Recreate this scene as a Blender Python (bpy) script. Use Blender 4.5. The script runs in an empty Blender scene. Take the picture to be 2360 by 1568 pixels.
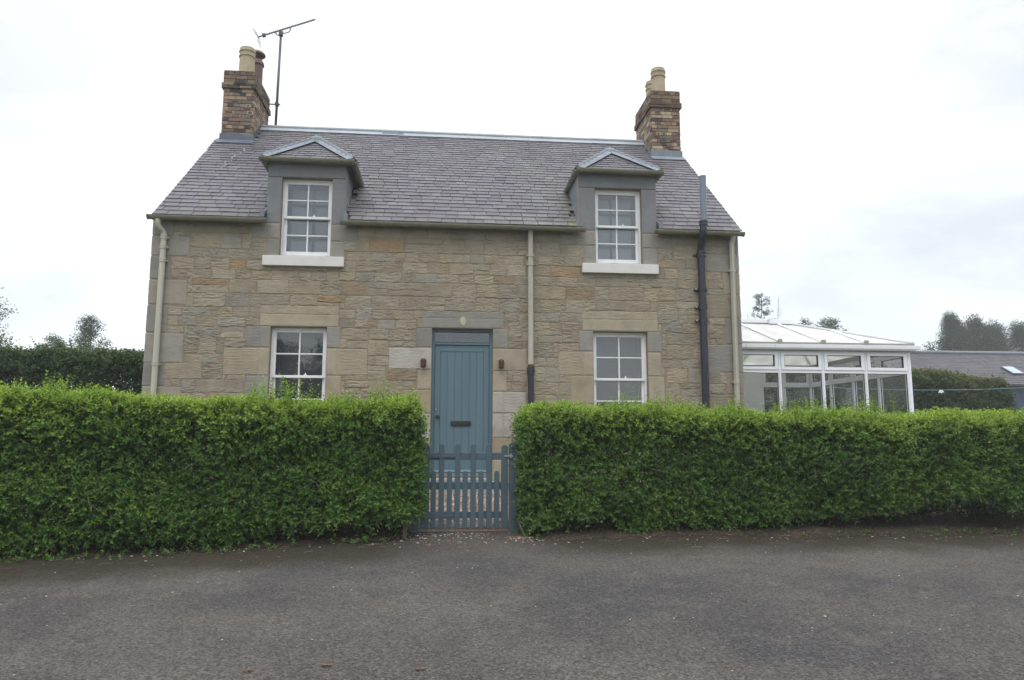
import bpy, math, random
import numpy as np
from mathutils import Vector, Matrix
random.seed(7)
rng = np.random.default_rng(11)
R = math.radians
scene = bpy.context.scene
col = scene.collection

# ------------------------------------------------------------------ camera
F_PX, W_PX = 1682.85, 2360.0
cam_d = bpy.data.cameras.new('camera')
cam = bpy.data.objects.new('camera', cam_d)
col.objects.link(cam)
cam_d.sensor_width = 36
cam_d.lens = F_PX / W_PX * 36
cam_d.clip_start, cam_d.clip_end = 0.05, 2000
pitch, yaw, roll = .1345, .0948, .0014
cp_, sp_, cy_, sy_ = math.cos(pitch), math.sin(pitch), math.cos(yaw), math.sin(yaw)
fwd = Vector((sy_ * cp_, cy_ * cp_, sp_))
rgt = Vector((cy_, -sy_, 0))
upv = rgt.cross(fwd)
r2 = rgt * math.cos(roll) + upv * math.sin(roll)
u2 = -rgt * math.sin(roll) + upv * math.cos(roll)
cam.matrix_world = Matrix(((r2.x, u2.x, -fwd.x, 0), (r2.y, u2.y, -fwd.y, -11.4), (r2.z, u2.z, -fwd.z, 1.0287), (0, 0, 0, 1)))
scene.camera = cam

# ------------------------------------------------------------------ sky and sun
SUN_EL, SUN_AZ = R(58), R(200)          # azimuth clockwise from +Y
world = bpy.data.worlds.new('World')
scene.world = world
world.use_nodes = True
wn, wl = world.node_tree.nodes, world.node_tree.links
wn.clear()


def nd(nt, t, **kw):
    n = nt.nodes.new(t)
    for k, v in kw.items():
        setattr(n, k, v)
    return n


wnt = world.node_tree
w_out = nd(wnt, 'ShaderNodeOutputWorld')
w_add = nd(wnt, 'ShaderNodeAddShader')
bg_sky = nd(wnt, 'ShaderNodeBackground')
bg_cl = nd(wnt, 'ShaderNodeBackground')
sky = nd(wnt, 'ShaderNodeTexSky', sky_type='NISHITA', sun_disc=False)
sky.sun_elevation, sky.sun_rotation = SUN_EL, SUN_AZ
bg_sky.inputs['Strength'].default_value = 0.05
wl.new(sky.outputs[0], bg_sky.inputs['Color'])
tc = nd(wnt, 'ShaderNodeTexCoord')
sx = nd(wnt, 'ShaderNodeSeparateXYZ')
wl.new(tc.outputs['Generated'], sx.inputs[0])
rampz = nd(wnt, 'ShaderNodeValToRGB')          # overcast: brighter overhead than near the horizon
e = rampz.color_ramp.elements
e[0].position, e[0].color = 0.0, (.25, .25, .25, 1)
e[1].position, e[1].color = 1.0, (.93, .93, .93, 1)
for p, v in ((.02, .278), (.30, .290), (.52, .345), (.72, .74)):
    x = rampz.color_ramp.elements.new(p)
    x.color = (v, v, v, 1)
wl.new(sx.outputs['Z'], rampz.inputs[0])
mp = nd(wnt, 'ShaderNodeMapping')
mp.inputs['Scale'].default_value = (1.6, 1.6, 5.0)
wl.new(tc.outputs['Generated'], mp.inputs[0])
cn = nd(wnt, 'ShaderNodeTexNoise')
cn.inputs['Scale'].default_value = 1.7
cn.inputs['Detail'].default_value = 5
cn.inputs['Roughness'].default_value = .55
cn.inputs['Distortion'].default_value = .4
wl.new(mp.outputs[0], cn.inputs['Vector'])
cr = nd(wnt, 'ShaderNodeMapRange')
cr.inputs['From Min'].default_value, cr.inputs['From Max'].default_value = .36, .60
cr.inputs['To Min'].default_value, cr.inputs['To Max'].default_value = .79, 1.08
wl.new(cn.outputs['Fac'], cr.inputs['Value'])
# thinner cloud straight ahead, so that part of the sky is brighter
dp = nd(wnt, 'ShaderNodeVectorMath', operation='DOT_PRODUCT')
wl.new(tc.outputs['Generated'], dp.inputs[0])
dp.inputs[1].default_value = Vector((-.02, .93, .36)).normalized()
br = nd(wnt, 'ShaderNodeMapRange', interpolation_type='SMOOTHSTEP')
br.inputs['From Min'].default_value, br.inputs['From Max'].default_value = .80, .985
br.inputs['To Min'].default_value, br.inputs['To Max'].default_value = .98, 1.20
wl.new(dp.outputs['Value'], br.inputs['Value'])
m1 = nd(wnt, 'ShaderNodeMath', operation='MULTIPLY')
m2 = nd(wnt, 'ShaderNodeMath', operation='MULTIPLY')
wl.new(rampz.outputs[0], m1.inputs[0])
wl.new(cr.outputs[0], m1.inputs[1])
wl.new(m1.outputs[0], m2.inputs[0])
wl.new(br.outputs[0], m2.inputs[1])
m3 = nd(wnt, 'ShaderNodeMath', operation='MULTIPLY')
m3.inputs[1].default_value = 3.25
wl.new(m2.outputs[0], m3.inputs[0])
bg_cl.inputs['Color'].default_value = (.985, .994, 1.0, 1)
wl.new(m3.outputs[0], bg_cl.inputs['Strength'])
wl.new(bg_sky.outputs[0], w_add.inputs[0])
wl.new(bg_cl.outputs[0], w_add.inputs[1])
wl.new(w_add.outputs[0], w_out.inputs['Surface'])

sd = bpy.data.lights.new('sun', 'SUN')
sd.energy, sd.angle, sd.color = .6, R(25), (1.0, .96, .90)
sun = bpy.data.objects.new('sun', sd)
col.objects.link(sun)
sdir = Vector((math.sin(SUN_AZ) * math.cos(SUN_EL), math.cos(SUN_AZ) * math.cos(SUN_EL), math.sin(SUN_EL)))
sun.rotation_euler = sdir.to_track_quat('Z', 'Y').to_euler()
sun.location = (0, -20, 30)

scene.view_settings.view_transform = 'Standard'
scene.view_settings.look = 'None'
scene.view_settings.exposure = 0.0
scene.view_settings.gamma = 1.0
scene.render.film_transparent = False
try:
    scene.cycles.max_bounces = 8
    scene.cycles.transparent_max_bounces = 16
    scene.cycles.use_denoising = True
except Exception:
    pass


# ------------------------------------------------------------------ helpers
def s2l(r, g, b):
    f = lambda c: ((c / 255 + .055) / 1.055) ** 2.4 if c > 10 else c / 255 / 12.92
    return (f(r), f(g), f(b))


def vnoise(x, y, seed=0):
    x = np.asarray(x, float); y = np.asarray(y, float)
    xi, yi = np.floor(x).astype(np.int64), np.floor(y).astype(np.int64)
    fx, fy = x - xi, y - yi
    fx, fy = fx * fx * (3 - 2 * fx), fy * fy * (3 - 2 * fy)

    def h(a, b):
        n = (a * 374761393 + b * 668265263 + seed * 144665) & 0x7fffffff
        n = ((n ^ (n >> 13)) * 1274126177) & 0x7fffffff
        return ((n ^ (n >> 16)) & 0xffff) / 65535.0
    return (h(xi, yi) * (1 - fx) + h(xi + 1, yi) * fx) * (1 - fy) + (h(xi, yi + 1) * (1 - fx) + h(xi + 1, yi + 1) * fx) * fy


def tag(o, label=None, cat=None, group=None, kind=None):
    if label: o['label'] = label
    if cat: o['category'] = cat
    if group: o['group'] = group
    if kind: o['kind'] = kind
    return o


def empty(name, loc, label, cat, group=None):
    o = bpy.data.objects.new(name, None)
    col.objects.link(o)
    o.location = loc
    o.empty_display_size = .2
    return tag(o, label, cat, group)


def link(name, me, mat, parent=None, local=False):
    me.name = name
    o = bpy.data.objects.new(name, me)
    col.objects.link(o)
    if mat is not None:
        me.materials.append(mat)
    if parent is not None:
        o.parent = parent
        if not local:      # vertices were given in world space
            p, off = parent, Vector((0, 0, 0))
            while p is not None:
                off += p.location
                p = p.parent
            o.location = -off
    return o


class MB:
    """collects shapes; build() links them as one mesh object"""
    def __init__(self):
        self.v, self.f, self.c = [], [], []
        self.tint = (1, 1, 1, 0)

    def add(self, vs, fs, tint=None):
        b = len(self.v)
        self.v += [tuple(p) for p in vs]
        self.f += [tuple(i + b for i in f) for f in fs]
        self.c += [tint or self.tint] * len(vs)

    def box(self, x0, x1, y0, y1, z0, z1, tint=None):
        self.add([(x0, y0, z0), (x1, y0, z0), (x1, y1, z0), (x0, y1, z0), (x0, y0, z1), (x1, y0, z1), (x1, y1, z1), (x0, y1, z1)],
                 [(0, 3, 2, 1), (4, 5, 6, 7), (0, 1, 5, 4), (1, 2, 6, 5), (2, 3, 7, 6), (3, 0, 4, 7)], tint)

    def prism(self, pts, vec, tint=None):
        """polygon extruded along vec"""
        n = len(pts)
        vec = Vector(vec)
        a = [Vector(p) for p in pts]
        nrm = Vector((0, 0, 0))
        for i in range(n):
            nrm += a[i].cross(a[(i + 1) % n])
        if nrm.dot(vec) > 0:
            a = a[::-1]
        self.add([*a, *[p + vec for p in a]], [tuple(range(n)), tuple(range(2 * n - 1, n - 1, -1))] +
                 [(i, i + n, (i + 1) % n + n, (i + 1) % n) for i in range(n)], tint)

    def bar(self, p0, p1, w, h, up=(0, 0, 1), tint=None):
        """rectangular bar from p0 to p1, w across, h along up"""
        p0, p1 = Vector(p0), Vector(p1)
        d = (p1 - p0).normalized()
        s = d.cross(Vector(up)).normalized()
        u = s.cross(d)
        q = [p0 + s * a * w / 2 + u * b * h / 2 for a, b in ((-1, -1), (1, -1), (1, 1), (-1, 1))]
        self.prism(q, p1 - p0, tint)

    def tube(self, path, r, n=12, tint=None, caps=True):
        pts = [Vector(p) for p in path]
        rs = r if hasattr(r, '__len__') else [r] * len(pts)
        vs, fs = [], []
        ref = None
        for i, p in enumerate(pts):
            d = (pts[min(i + 1, len(pts) - 1)] - pts[max(i - 1, 0)]).normalized()
            if ref is None:
                ref = d.cross(Vector((0, 0, 1)) if abs(d.z) < .9 else Vector((1, 0, 0))).normalized()
            s = (ref - d * ref.dot(d)).normalized()
            ref = s
            u = d.cross(s)
            for k in range(n):
                a = 2 * math.pi * k / n
                vs.append(p + (s * math.cos(a) + u * math.sin(a)) * rs[i])
        for i in range(len(pts) - 1):
            for k in range(n):
                fs.append((i * n + k, i * n + (k + 1) % n, (i + 1) * n + (k + 1) % n, (i + 1) * n + k))
        if caps:
            fs.append(tuple(range(n - 1, -1, -1)))
            fs.append(tuple((len(pts) - 1) * n + k for k in range(n)))
        self.add(vs, fs, tint)

    def lathe(self, c, prof, n=20, tint=None):
        """prof: list of (r, z) from bottom to top, around a vertical axis"""
        vs, fs = [], []
        for r, z in prof:
            for k in range(n):
                a = 2 * math.pi * k / n
                vs.append((c[0] + r * math.cos(a), c[1] + r * math.sin(a), c[2] + z))
        for i in range(len(prof) - 1):
            for k in range(n):
                fs.append((i * n + k, i * n + (k + 1) % n, (i + 1) * n + (k + 1) % n, (i + 1) * n + k))
        fs.append(tuple(range(n - 1, -1, -1)))
        fs.append(tuple((len(prof) - 1) * n + k for k in range(n)))
        self.add(vs, fs, tint)

    def build(self, name, mat, parent=None, bevel=0, seg=2, smooth=False, local=False):
        me = bpy.data.meshes.new(name)
        me.from_pydata(self.v, [], self.f)
        at = me.color_attributes.new('tint', 'FLOAT_COLOR', 'POINT')
        at.data.foreach_set('color', np.array([(c if len(c) == 4 else (*c, 0)) for c in self.c], np.float32).ravel())
        if smooth:
            me.polygons.foreach_set('use_smooth', [len(f) < 6 for f in self.f])
        me.update()
        o = link(name, me, mat, parent, local)
        if bevel:
            m = o.modifiers.new('bevel', 'BEVEL')
            m.width, m.segments, m.limit_method, m.angle_limit = bevel, seg, 'ANGLE', R(40)
        return o


def bulk(name, V, quads, C, mat, parent=None, local=False, smooth=False):
    """fast mesh from numpy: V (n,3), quads (m,k), C (n,4)"""
    me = bpy.data.meshes.new(name)
    k = quads.shape[1]
    me.vertices.add(len(V))
    me.vertices.foreach_set('co', np.asarray(V, np.float32).ravel())
    me.loops.add(quads.size)
    me.loops.foreach_set('vertex_index', quads.astype(np.int32).ravel())
    me.polygons.add(len(quads))
    me.polygons.foreach_set('loop_start', np.arange(0, quads.size, k, dtype=np.int32))
    me.polygons.foreach_set('loop_total', np.full(len(quads), k, np.int32))
    me.polygons.foreach_set('use_smooth', np.full(len(quads), smooth))
    at = me.color_attributes.new('tint', 'FLOAT_COLOR', 'POINT')
    at.data.foreach_set('color', np.asarray(C, np.float32).ravel())
    me.update()
    me.validate()
    return link(name, me, mat, parent, local)


# ------------------------------------------------------------------ materials
def new_mat(name):
    m = bpy.data.materials.new(name)
    m.use_nodes = True
    nt = m.node_tree
    b = nt.nodes['Principled BSDF']
    return m, nt, b


def noise(nt, scale, detail=4, rough=.55, vec=None, dist=0):
    n = nd(nt, 'ShaderNodeTexNoise')
    n.inputs['Scale'].default_value = scale
    n.inputs['Detail'].default_value = detail
    n.inputs['Roughness'].default_value = rough
    n.inputs['Distortion'].default_value = dist
    if vec is not None:
        nt.links.new(vec, n.inputs['Vector'])
    return n


def mrange(nt, src, a, b, c, d):
    n = nd(nt, 'ShaderNodeMapRange')
    for k, v in zip(('From Min', 'From Max', 'To Min', 'To Max'), (a, b, c, d)):
        n.inputs[k].default_value = v
    nt.links.new(src, n.inputs['Value'])
    return n.outputs[0]


def mixc(nt, fac, a, b, mode='MIX'):
    n = nd(nt, 'ShaderNodeMix', data_type='RGBA', blend_type=mode)
    for sock, v in ((n.inputs['Factor'], fac), (n.inputs[6], a), (n.inputs[7], b)):
        if isinstance(v, (int, float)):
            sock.default_value = v
        elif isinstance(v, tuple):
            sock.default_value = (*v[:3], 1)
        else:
            nt.links.new(v, sock)
    return n.outputs[2]


def objvec(nt, scale=(1, 1, 1)):
    t = nd(nt, 'ShaderNodeTexCoord')
    m = nd(nt, 'ShaderNodeMapping')
    m.inputs['Scale'].default_value = scale
    nt.links.new(t.outputs['Object'], m.inputs[0])
    return m.outputs[0]


def bump(nt, b, src, strength, dist):
    n = nd(nt, 'ShaderNodeBump')
    n.inputs['Strength'].default_value = strength
    n.inputs['Distance'].default_value = dist
    nt.links.new(src, n.inputs['Height'])
    nt.links.new(n.outputs[0], b.inputs['Normal'])


def scale_c(nt, colr, f):
    """multiply a colour by a float socket"""
    n = nd(nt, 'ShaderNodeVectorMath', operation='SCALE')
    if isinstance(colr, tuple):
        n.inputs[0].default_value = colr[:3]
    else:
        nt.links.new(colr, n.inputs[0])
    nt.links.new(f, n.inputs['Scale'])
    return n.outputs[0]


def mat(name, rgb, rough=.6, var=.15, vs=6, bmp=.15, bs=60, bd=.004, spec=.4, metal=0, stain=None, stretch=(1, 1, 1), tint=False):
    """plain procedural material: colour with patchy variation, fine bump; tint=True takes the colour from the mesh's own tint attribute"""
    m, nt, b = new_mat(name)
    v = objvec(nt, stretch)
    n1 = noise(nt, vs, 5, .6, v)
    n2 = noise(nt, vs * 9, 3, .6, v)
    f1 = mrange(nt, n1.outputs['Fac'], .3, .7, 1 - var, 1 + var)
    f2 = mrange(nt, n2.outputs['Fac'], .3, .7, 1 - var * .5, 1 + var * .5)
    mm = nd(nt, 'ShaderNodeMath', operation='MULTIPLY')
    nt.links.new(f1, mm.inputs[0]); nt.links.new(f2, mm.inputs[1])
    if tint:
        a = nd(nt, 'ShaderNodeAttribute', attribute_name='tint')
        c = scale_c(nt, a.outputs['Color'], mm.outputs[0])
    else:
        c = scale_c(nt, rgb, mm.outputs[0])
    if stain:
        n3 = noise(nt, stain[1], 6, .65, v, .5)
        c = mixc(nt, mrange(nt, n3.outputs['Fac'], .52, .70, 0, stain[2]), c, stain[0])
    nt.links.new(c, b.inputs['Base Color'])
    b.inputs['Roughness'].default_value = rough
    b.inputs['Metallic'].default_value = metal
    b.inputs['Specular IOR Level'].default_value = spec
    if bmp:
        bump(nt, b, noise(nt, bs, 4, .6, v).outputs['Fac'], bmp, bd)
    return m


M = {}
M['stone'] = mat('stone', None, .9, .13, 5, .5, 70, .006, .2, tint=True, stain=((.13, .115, .09), 2.1, .45))
M['mortar'] = mat('mortar', s2l(134, 122, 106), .95, .14, 4, .5, 50, .006, .1)
M['dressed'] = mat('dressed_stone', None, .85, .10, 4, .35, 90, .003, .2, tint=True, stain=((.16, .15, .13), 2.5, .4))
M['slate'] = mat('slate', None, .62, .15, 1.5, .35, 45, .004, .35, tint=True, stain=((.115, .12, .115), 1.1, .4))
M['brick'] = mat('brick', None, .9, .16, 14, .5, 60, .005, .15, tint=True)
M['brick_mortar'] = mat('brick_mortar', s2l(120, 105, 88), .95, .2, 10, .5, 50, .004, .1)
M['lead'] = mat('lead', s2l(110, 118, 126), .65, .2, 3, .25, 25, .004, .3, stain=(s2l(140, 145, 150), 4, .6))
M['ridge_lead'] = mat('ridge_lead', s2l(150, 157, 163), .6, .14, 2, .2, 25, .004, .3, stain=(s2l(168, 173, 176), 3, .5))
M['dark_lead'] = mat('dark_lead', s2l(84, 92, 106), .55, .2, 3, .2, 25, .004, .4, stain=(s2l(120, 126, 134), 3, .5))
M['white'] = mat('white_paint', (.74, .75, .76), .4, .05, 5, .08, 60, .001, .4, stain=((.55, .55, .52), 6, .25))
M['sill'] = mat('cream_sill_paint', s2l(204, 202, 198), .55, .05, 4, .15, 60, .002, .3, stain=(s2l(170, 165, 150), 3, .35))
M['pvc'] = mat('white_plastic', (.79, .82, .86), .3, .03, 4, .03, 30, .001, .5, stain=((.62, .63, .62), 4, .22))
M['pvc_shade'] = mat('grey_plastic_edge', s2l(150, 148, 142), .5, .1, 4, .05, 30, .001, .4)
M['gutter'] = mat('gutter_paint', s2l(122, 122, 106), .5, .14, 5, .15, 40, .002, .35, stain=(s2l(88, 90, 72), 5, .5))
M['pipe'] = mat('cream_pipe', s2l(176, 173, 160), .45, .07, 4, .08, 40, .002, .4, stain=(s2l(140, 132, 112), 4, .4), stretch=(1, 1, .25))
M['dark_pipe'] = mat('dark_pipe', s2l(34, 38, 48), .4, .15, 5, .1, 40, .002, .5, stain=(s2l(52, 56, 66), 5, .35), stretch=(1, 1, .25))
M['grey_pipe'] = mat('grey_pipe', s2l(112, 122, 130), .45, .08, 4, .05, 40, .002, .4)
M['door'] = mat('door_paint', s2l(86, 110, 120), .45, .06, 3, .08, 70, .001, .4, stretch=(1, 1, .15))
M['gate'] = mat('gate_paint', s2l(72, 90, 100), .55, .10, 5, .25, 80, .002, .35, stain=(s2l(58, 76, 84), 4, .4), stretch=(1, 1, .3))
M['iron'] = mat('black_iron', (.015, .015, .017), .45, .2, 8, .15, 60, .002, .5)
M['rust'] = mat('rusty_metal', s2l(80, 56, 50), .7, .25, 20, .3, 60, .003, .3)
M['flue'] = mat('brown_flue', s2l(88, 62, 58), .5, .2, 8, .1, 40, .002, .5)
M['brass'] = mat('brass', s2l(170, 140, 90), .35, .1, 20, .05, 60, .001, .5, metal=.8)
M['steel'] = mat('galvanised_steel', (.35, .36, .38), .4, .15, 12, .1, 60, .001, .5, metal=.8)
M['mast'] = mat('dark_mast', s2l(70, 70, 76), .5, .2, 6, .05, 60, .001, .5)
M['terracotta'] = mat('buff_chimney_pot', s2l(164, 152, 128), .75, .10, 5, .2, 50, .003, .2, stain=(s2l(128, 116, 92), 4, .55))
M['wood'] = mat('weathered_wood', s2l(104, 98, 86), .9, .25, 6, .5, 40, .004, .1, stretch=(4, 4, .5))
M['bark'] = mat('bark', s2l(78, 68, 56), .95, .3, 8, .8, 30, .01, .1, stretch=(3, 3, .6))
M['room'] = mat('room_paint', (.30, .30, .31), .9, .06, 2, 0, 1, 0, .1)
M['render'] = mat('white_render', (.84, .86, .88), .9, .05, 3, .4, 60, .003, .1)
M['skylight'] = mat('skylight_glass', s2l(150, 168, 176), .15, .05, 2, 0, 1, 0, .8)
M['inner'] = mat('inner_frame_paint', (.10, .105, .11), .6, .05, 4, 0, 1, 0, .2)
M['blind'] = mat('net_blind', (.27, .29, .31), .9, .06, 3, 0, 1, 0, .1)
M['curtain'] = mat('drawn_curtain', (.085, .09, .10), .9, .1, 3, 0, 1, 0, .1)
M['lime'] = mat('lime', s2l(160, 160, 164), .9, .1, 30, 0, 1, 0, .1)
M['line'] = mat('teal_line', s2l(110, 150, 160), .6, .1, 5, 0, 1, 0, .3)
M['cloth'] = mat('white_cloth', (.75, .75, .76), .9, .05, 8, .2, 50, .003, .1)
M['barn_wall'] = mat('barn_wall', s2l(70, 80, 100), .9, .15, 2, .5, 20, .01, .1)
M['pebble'] = mat('pebble', None, .85, .18, 40, .3, 120, .002, .2, tint=True)


def glass_mat(name, ior, tintc):
    m, nt, b = new_mat(name)
    nt.nodes.remove(b)
    out = nt.nodes['Material Output']
    tr = nd(nt, 'ShaderNodeBsdfTransparent')
    tr.inputs[0].default_value = (*tintc, 1)
    gl = nd(nt, 'ShaderNodeBsdfGlossy')
    gl.inputs['Roughness'].default_value = .02
    gl.inputs['Color'].default_value = (.95, .98, 1, 1)
    # old float glass: slightly wavy
    v = objvec(nt)
    bp = nd(nt, 'ShaderNodeBump')
    bp.inputs['Strength'].default_value = .12
    bp.inputs['Distance'].default_value = .01
    nt.links.new(noise(nt, 3.5, 2, .5, v).outputs['Fac'], bp.inputs['Height'])
    nt.links.new(bp.outputs[0], gl.inputs['Normal'])
    fr = nd(nt, 'ShaderNodeFresnel')
    ge = nd(nt, 'ShaderNodeNewGeometry')
    io = mrange(nt, ge.outputs['Backfacing'], 0, 1, ior, 1 / ior)
    nt.links.new(io, fr.inputs['IOR'])
    mx = nd(nt, 'ShaderNodeMixShader')
    nt.links.new(fr.outputs[0], mx.inputs[0])
    nt.links.new(tr.outputs[0], mx.inputs[1])
    nt.links.new(gl.outputs[0], mx.inputs[2])
    nt.links.new(mx.outputs[0], out.inputs['Surface'])
    return m


M['glass'] = glass_mat('window_glass', 2.05, (.80, .84, .86))
M['cons_glass'] = glass_mat('conservatory_glass', 1.45, (.95, .97, .98))


def translucent_mat(name, rgb, tr, rough, tint, trc=(1.25, 1.35, .6)):
    m, nt, b = new_mat(name)
    out = nt.nodes['Material Output']
    if tint:
        a = nd(nt, 'ShaderNodeAttribute', attribute_name='tint')
        c = a.outputs['Color']
    else:
        v = objvec(nt)
        c = scale_c(nt, rgb, mrange(nt, noise(nt, 2.2, 5, .6, v).outputs['Fac'], .3, .7, .86, 1.08))
    nt.links.new(c, b.inputs['Base Color'])
    b.inputs['Roughness'].default_value = rough
    b.inputs['Specular IOR Level'].default_value = .35
    t = nd(nt, 'ShaderNodeBsdfTranslucent')
    nt.links.new(mixc(nt, 1.0, c, trc, 'MULTIPLY'), t.inputs[0])
    mx = nd(nt, 'ShaderNodeMixShader')
    mx.inputs[0].default_value = tr
    nt.links.new(b.outputs[0], mx.inputs[1])
    nt.links.new(t.outputs[0], mx.inputs[2])
    nt.links.new(mx.outputs[0], out.inputs['Surface'])
    return m


M['leaf'] = translucent_mat('leaf', None, .30, .45, True)
M['polycarb'] = translucent_mat('roof_sheet', (.88, .88, .87), .45, .35, False, (1.1, 1.1, 1.06))


def ground_mat(name, base, c2, c3, speck=140, bd=.012, moss=None):
    m, nt, b = new_mat(name)
    v = objvec(nt)
    vo = nd(nt, 'ShaderNodeTexVoronoi')
    vo.inputs['Scale'].default_value = speck
    nt.links.new(v, vo.inputs['Vector'])
    sep = nd(nt, 'ShaderNodeSeparateColor')
    nt.links.new(vo.outputs['Color'], sep.inputs[0])
    big = noise(nt, .55, 5, .6, v, .3)
    mid = noise(nt, 3.2, 5, .65, v)
    fine = noise(nt, 38, 4, .7, v)
    c = mixc(nt, mrange(nt, big.outputs['Fac'], .40, .62, 0, 1), base, c2)
    c = mixc(nt, mrange(nt, mid.outputs['Fac'], .50, .70, 0, .55), c, c3)
    f = nd(nt, 'ShaderNodeMath', operation='MULTIPLY')
    nt.links.new(mrange(nt, sep.outputs[0], 0, 1, .52, 1.48), f.inputs[0])
    nt.links.new(mrange(nt, fine.outputs['Fac'], .3, .7, .65, 1.35), f.inputs[1])
    c = scale_c(nt, c, f.outputs[0])
    # single pale and pinkish chips of aggregate
    c = mixc(nt, mrange(nt, sep.outputs[1], .972, .982, 0, .6), c, (.17, .15, .135))
    c = mixc(nt, mrange(nt, sep.outputs[2], .03, .025, 0, .6), c, (.012, .013, .016))
    if moss:
        s = nd(nt, 'ShaderNodeSeparateXYZ')
        nt.links.new(v, s.inputs[0])
        mn = noise(nt, 1.6, 6, .7, v)
        ad = nd(nt, 'ShaderNodeMath', operation='MULTIPLY_ADD')
        nt.links.new(mn.outputs['Fac'], ad.inputs[0])
        ad.inputs[1].default_value = 1.5
        nt.links.new(s.outputs['Y'], ad.inputs[2])
        # the edge of the hedge runs closer to the camera on its western side
        sk = nd(nt, 'ShaderNodeMath', operation='MINIMUM')
        nt.links.new(s.outputs['X'], sk.inputs[0]); sk.inputs[1].default_value = 0.6
        a2 = nd(nt, 'ShaderNodeMath', operation='MULTIPLY_ADD')
        nt.links.new(sk.outputs[0], a2.inputs[0]); a2.inputs[1].default_value = -.21
        nt.links.new(ad.outputs[0], a2.inputs[2])
        k = mrange(nt, a2.outputs[0], -3.85, -3.30, 0, .85)
        gap = nd(nt, 'ShaderNodeMath', operation='SUBTRACT')      # kept clear by feet in front of the gate
        nt.links.new(s.outputs['X'], gap.inputs[0]); gap.inputs[1].default_value = .35
        ab = nd(nt, 'ShaderNodeMath', operation='ABSOLUTE')
        nt.links.new(gap.outputs[0], ab.inputs[0])
        g2 = mrange(nt, ab.outputs[0], .45, 1.0, .25, 1)
        kk = nd(nt, 'ShaderNodeMath', operation='MULTIPLY')
        nt.links.new(k, kk.inputs[0]); nt.links.new(g2, kk.inputs[1])
        c = mixc(nt, kk.outputs[0], c, scale_c(nt, moss, f.outputs[0]))
    nt.links.new(c, b.inputs['Base Color'])
    b.inputs['Roughness'].default_value = .92
    b.inputs['Specular IOR Level'].default_value = .25
    h = nd(nt, 'ShaderNodeMath', operation='ADD')
    nt.links.new(vo.outputs['Distance'], h.inputs[0])
    nt.links.new(fine.outputs['Fac'], h.inputs[1])
    bump(nt, b, h.outputs[0], .7, bd)
    return m


M['road'] = ground_mat('asphalt', (.050, .048, .0485), (.083, .074, .066), (.095, .083, .072), 88, .010, (.028, .023, .012))
M['earth'] = ground_mat('earth', (.050, .037, .027), (.036, .026, .019), (.075, .058, .044), 60, .02)
M['gravel'] = ground_mat('gravel_bed', (.20, .15, .125), (.24, .19, .16), (.16, .12, .10), 55, .02)
M['field'] = ground_mat('field_grass', (.060, .085, .030), (.075, .095, .035), (.09, .10, .045), 8, .05)
M['hill'] = ground_mat('hill_grass', (.14, .15, .06), (.16, .155, .07), (.11, .13, .05), .5, .2)


# ------------------------------------------------------------------ ground
def gz(x, y):
    """height of the ground"""
    if y >= 0: return .27 + min(y, 60) * .006
    if y >= -3.0: return .27 + (y / 3.0) * .25
    if y >= -11: return .02 + (y + 3.0) * .066
    return .02 - 8 * .066


def sheet(name, xs, ys, dz, m, jitter=None):
    vs, fs = [], []
    for y in ys:
        for x in xs:
            yy = y + (jitter(x, y) if jitter else 0)
            vs.append((x, yy, gz(x, yy) + dz))
    n = len(xs)
    for j in range(len(ys) - 1):
        for i in range(n - 1):
            fs.append((j * n + i, j * n + i + 1, (j + 1) * n + i + 1, (j + 1) * n + i))
    b = MB(); b.add(vs, fs)
    return b.build(name, m, smooth=True)


tag(sheet('ground', [-500, -200, -60, -20, -8, 0, 8, 20, 60, 200, 500], [-400, -200, -60, -11, -3, 0, 8, 20, 60, 200, 500], -.012, M['field']), kind='structure')
tag(sheet('road', [-60 + i * 1.0 for i in range(121)], [-16, -14, -11, -9, -8, -7, -6, -5, -4, -3.5, -3.12], 0.0, M['road']), kind='structure')
tag(sheet('gravel_garden', [-5.5 + .5 * i for i in range(46)], [-3.1, -2.95, -2, -1, -.3, .3, 1.0], 0.0, M['gravel']), kind='structure')


def strip(name, path, wid, m, seed):
    """raised earth under a hedge: path of front edge points, ragged edge"""
    xs = np.linspace(path[0][0], path[-1][0], 90)
    yf = np.interp(xs, [p[0] for p in path], [p[1] for p in path])
    yf = yf + .16 * (vnoise(xs * 1.7, xs * 0, seed) - .5) + .08 * (vnoise(xs * 6, xs * 0, seed + 1) - .5)
    vs, fs = [], []
    rows = ((0, .003), (.05, .014), (.14, .03), (.35, .05), (wid, .05))
    for k, (dy, dz) in enumerate(rows):
        for i, x in enumerate(xs):
            y = yf[i] + dy
            d = dz + (.018 * (float(vnoise(x * 5, y * 5, seed + 2)) - .5) if 0 < k else 0)
            vs.append((x, y, gz(x, y) + max(d, .003)))
    n = len(xs)
    for j in range(len(rows) - 1):
        for i in range(n - 1):
            fs.append((j * n + i, j * n + i + 1, (j + 1) * n + i + 1, (j + 1) * n + i))
    b = MB(); b.add(vs, fs)
    tag(b.build(name, m, smooth=True), kind='structure')


LEFT_FRONT = [(-7.5, -4.55), (-5.0, -4.32), (-3.5, -4.12), (-2.1, -3.86), (-1.2, -3.60), (-.25, -3.36)]
RIGHT_FRONT = [(.82, -3.40), (2.2, -3.34), (4.0, -3.36), (6.0, -3.44), (10.5, -3.60)]
strip('verge', [(x, y - .02) for x, y in LEFT_FRONT[:-1]] + [(-.42, -3.48)], 1.1, M['earth'], 3)
strip('verge', [(.98, -3.62)] + [(x, y - .22) for x, y in RIGHT_FRONT[1:]], 1.1, M['earth'], 9)

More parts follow.
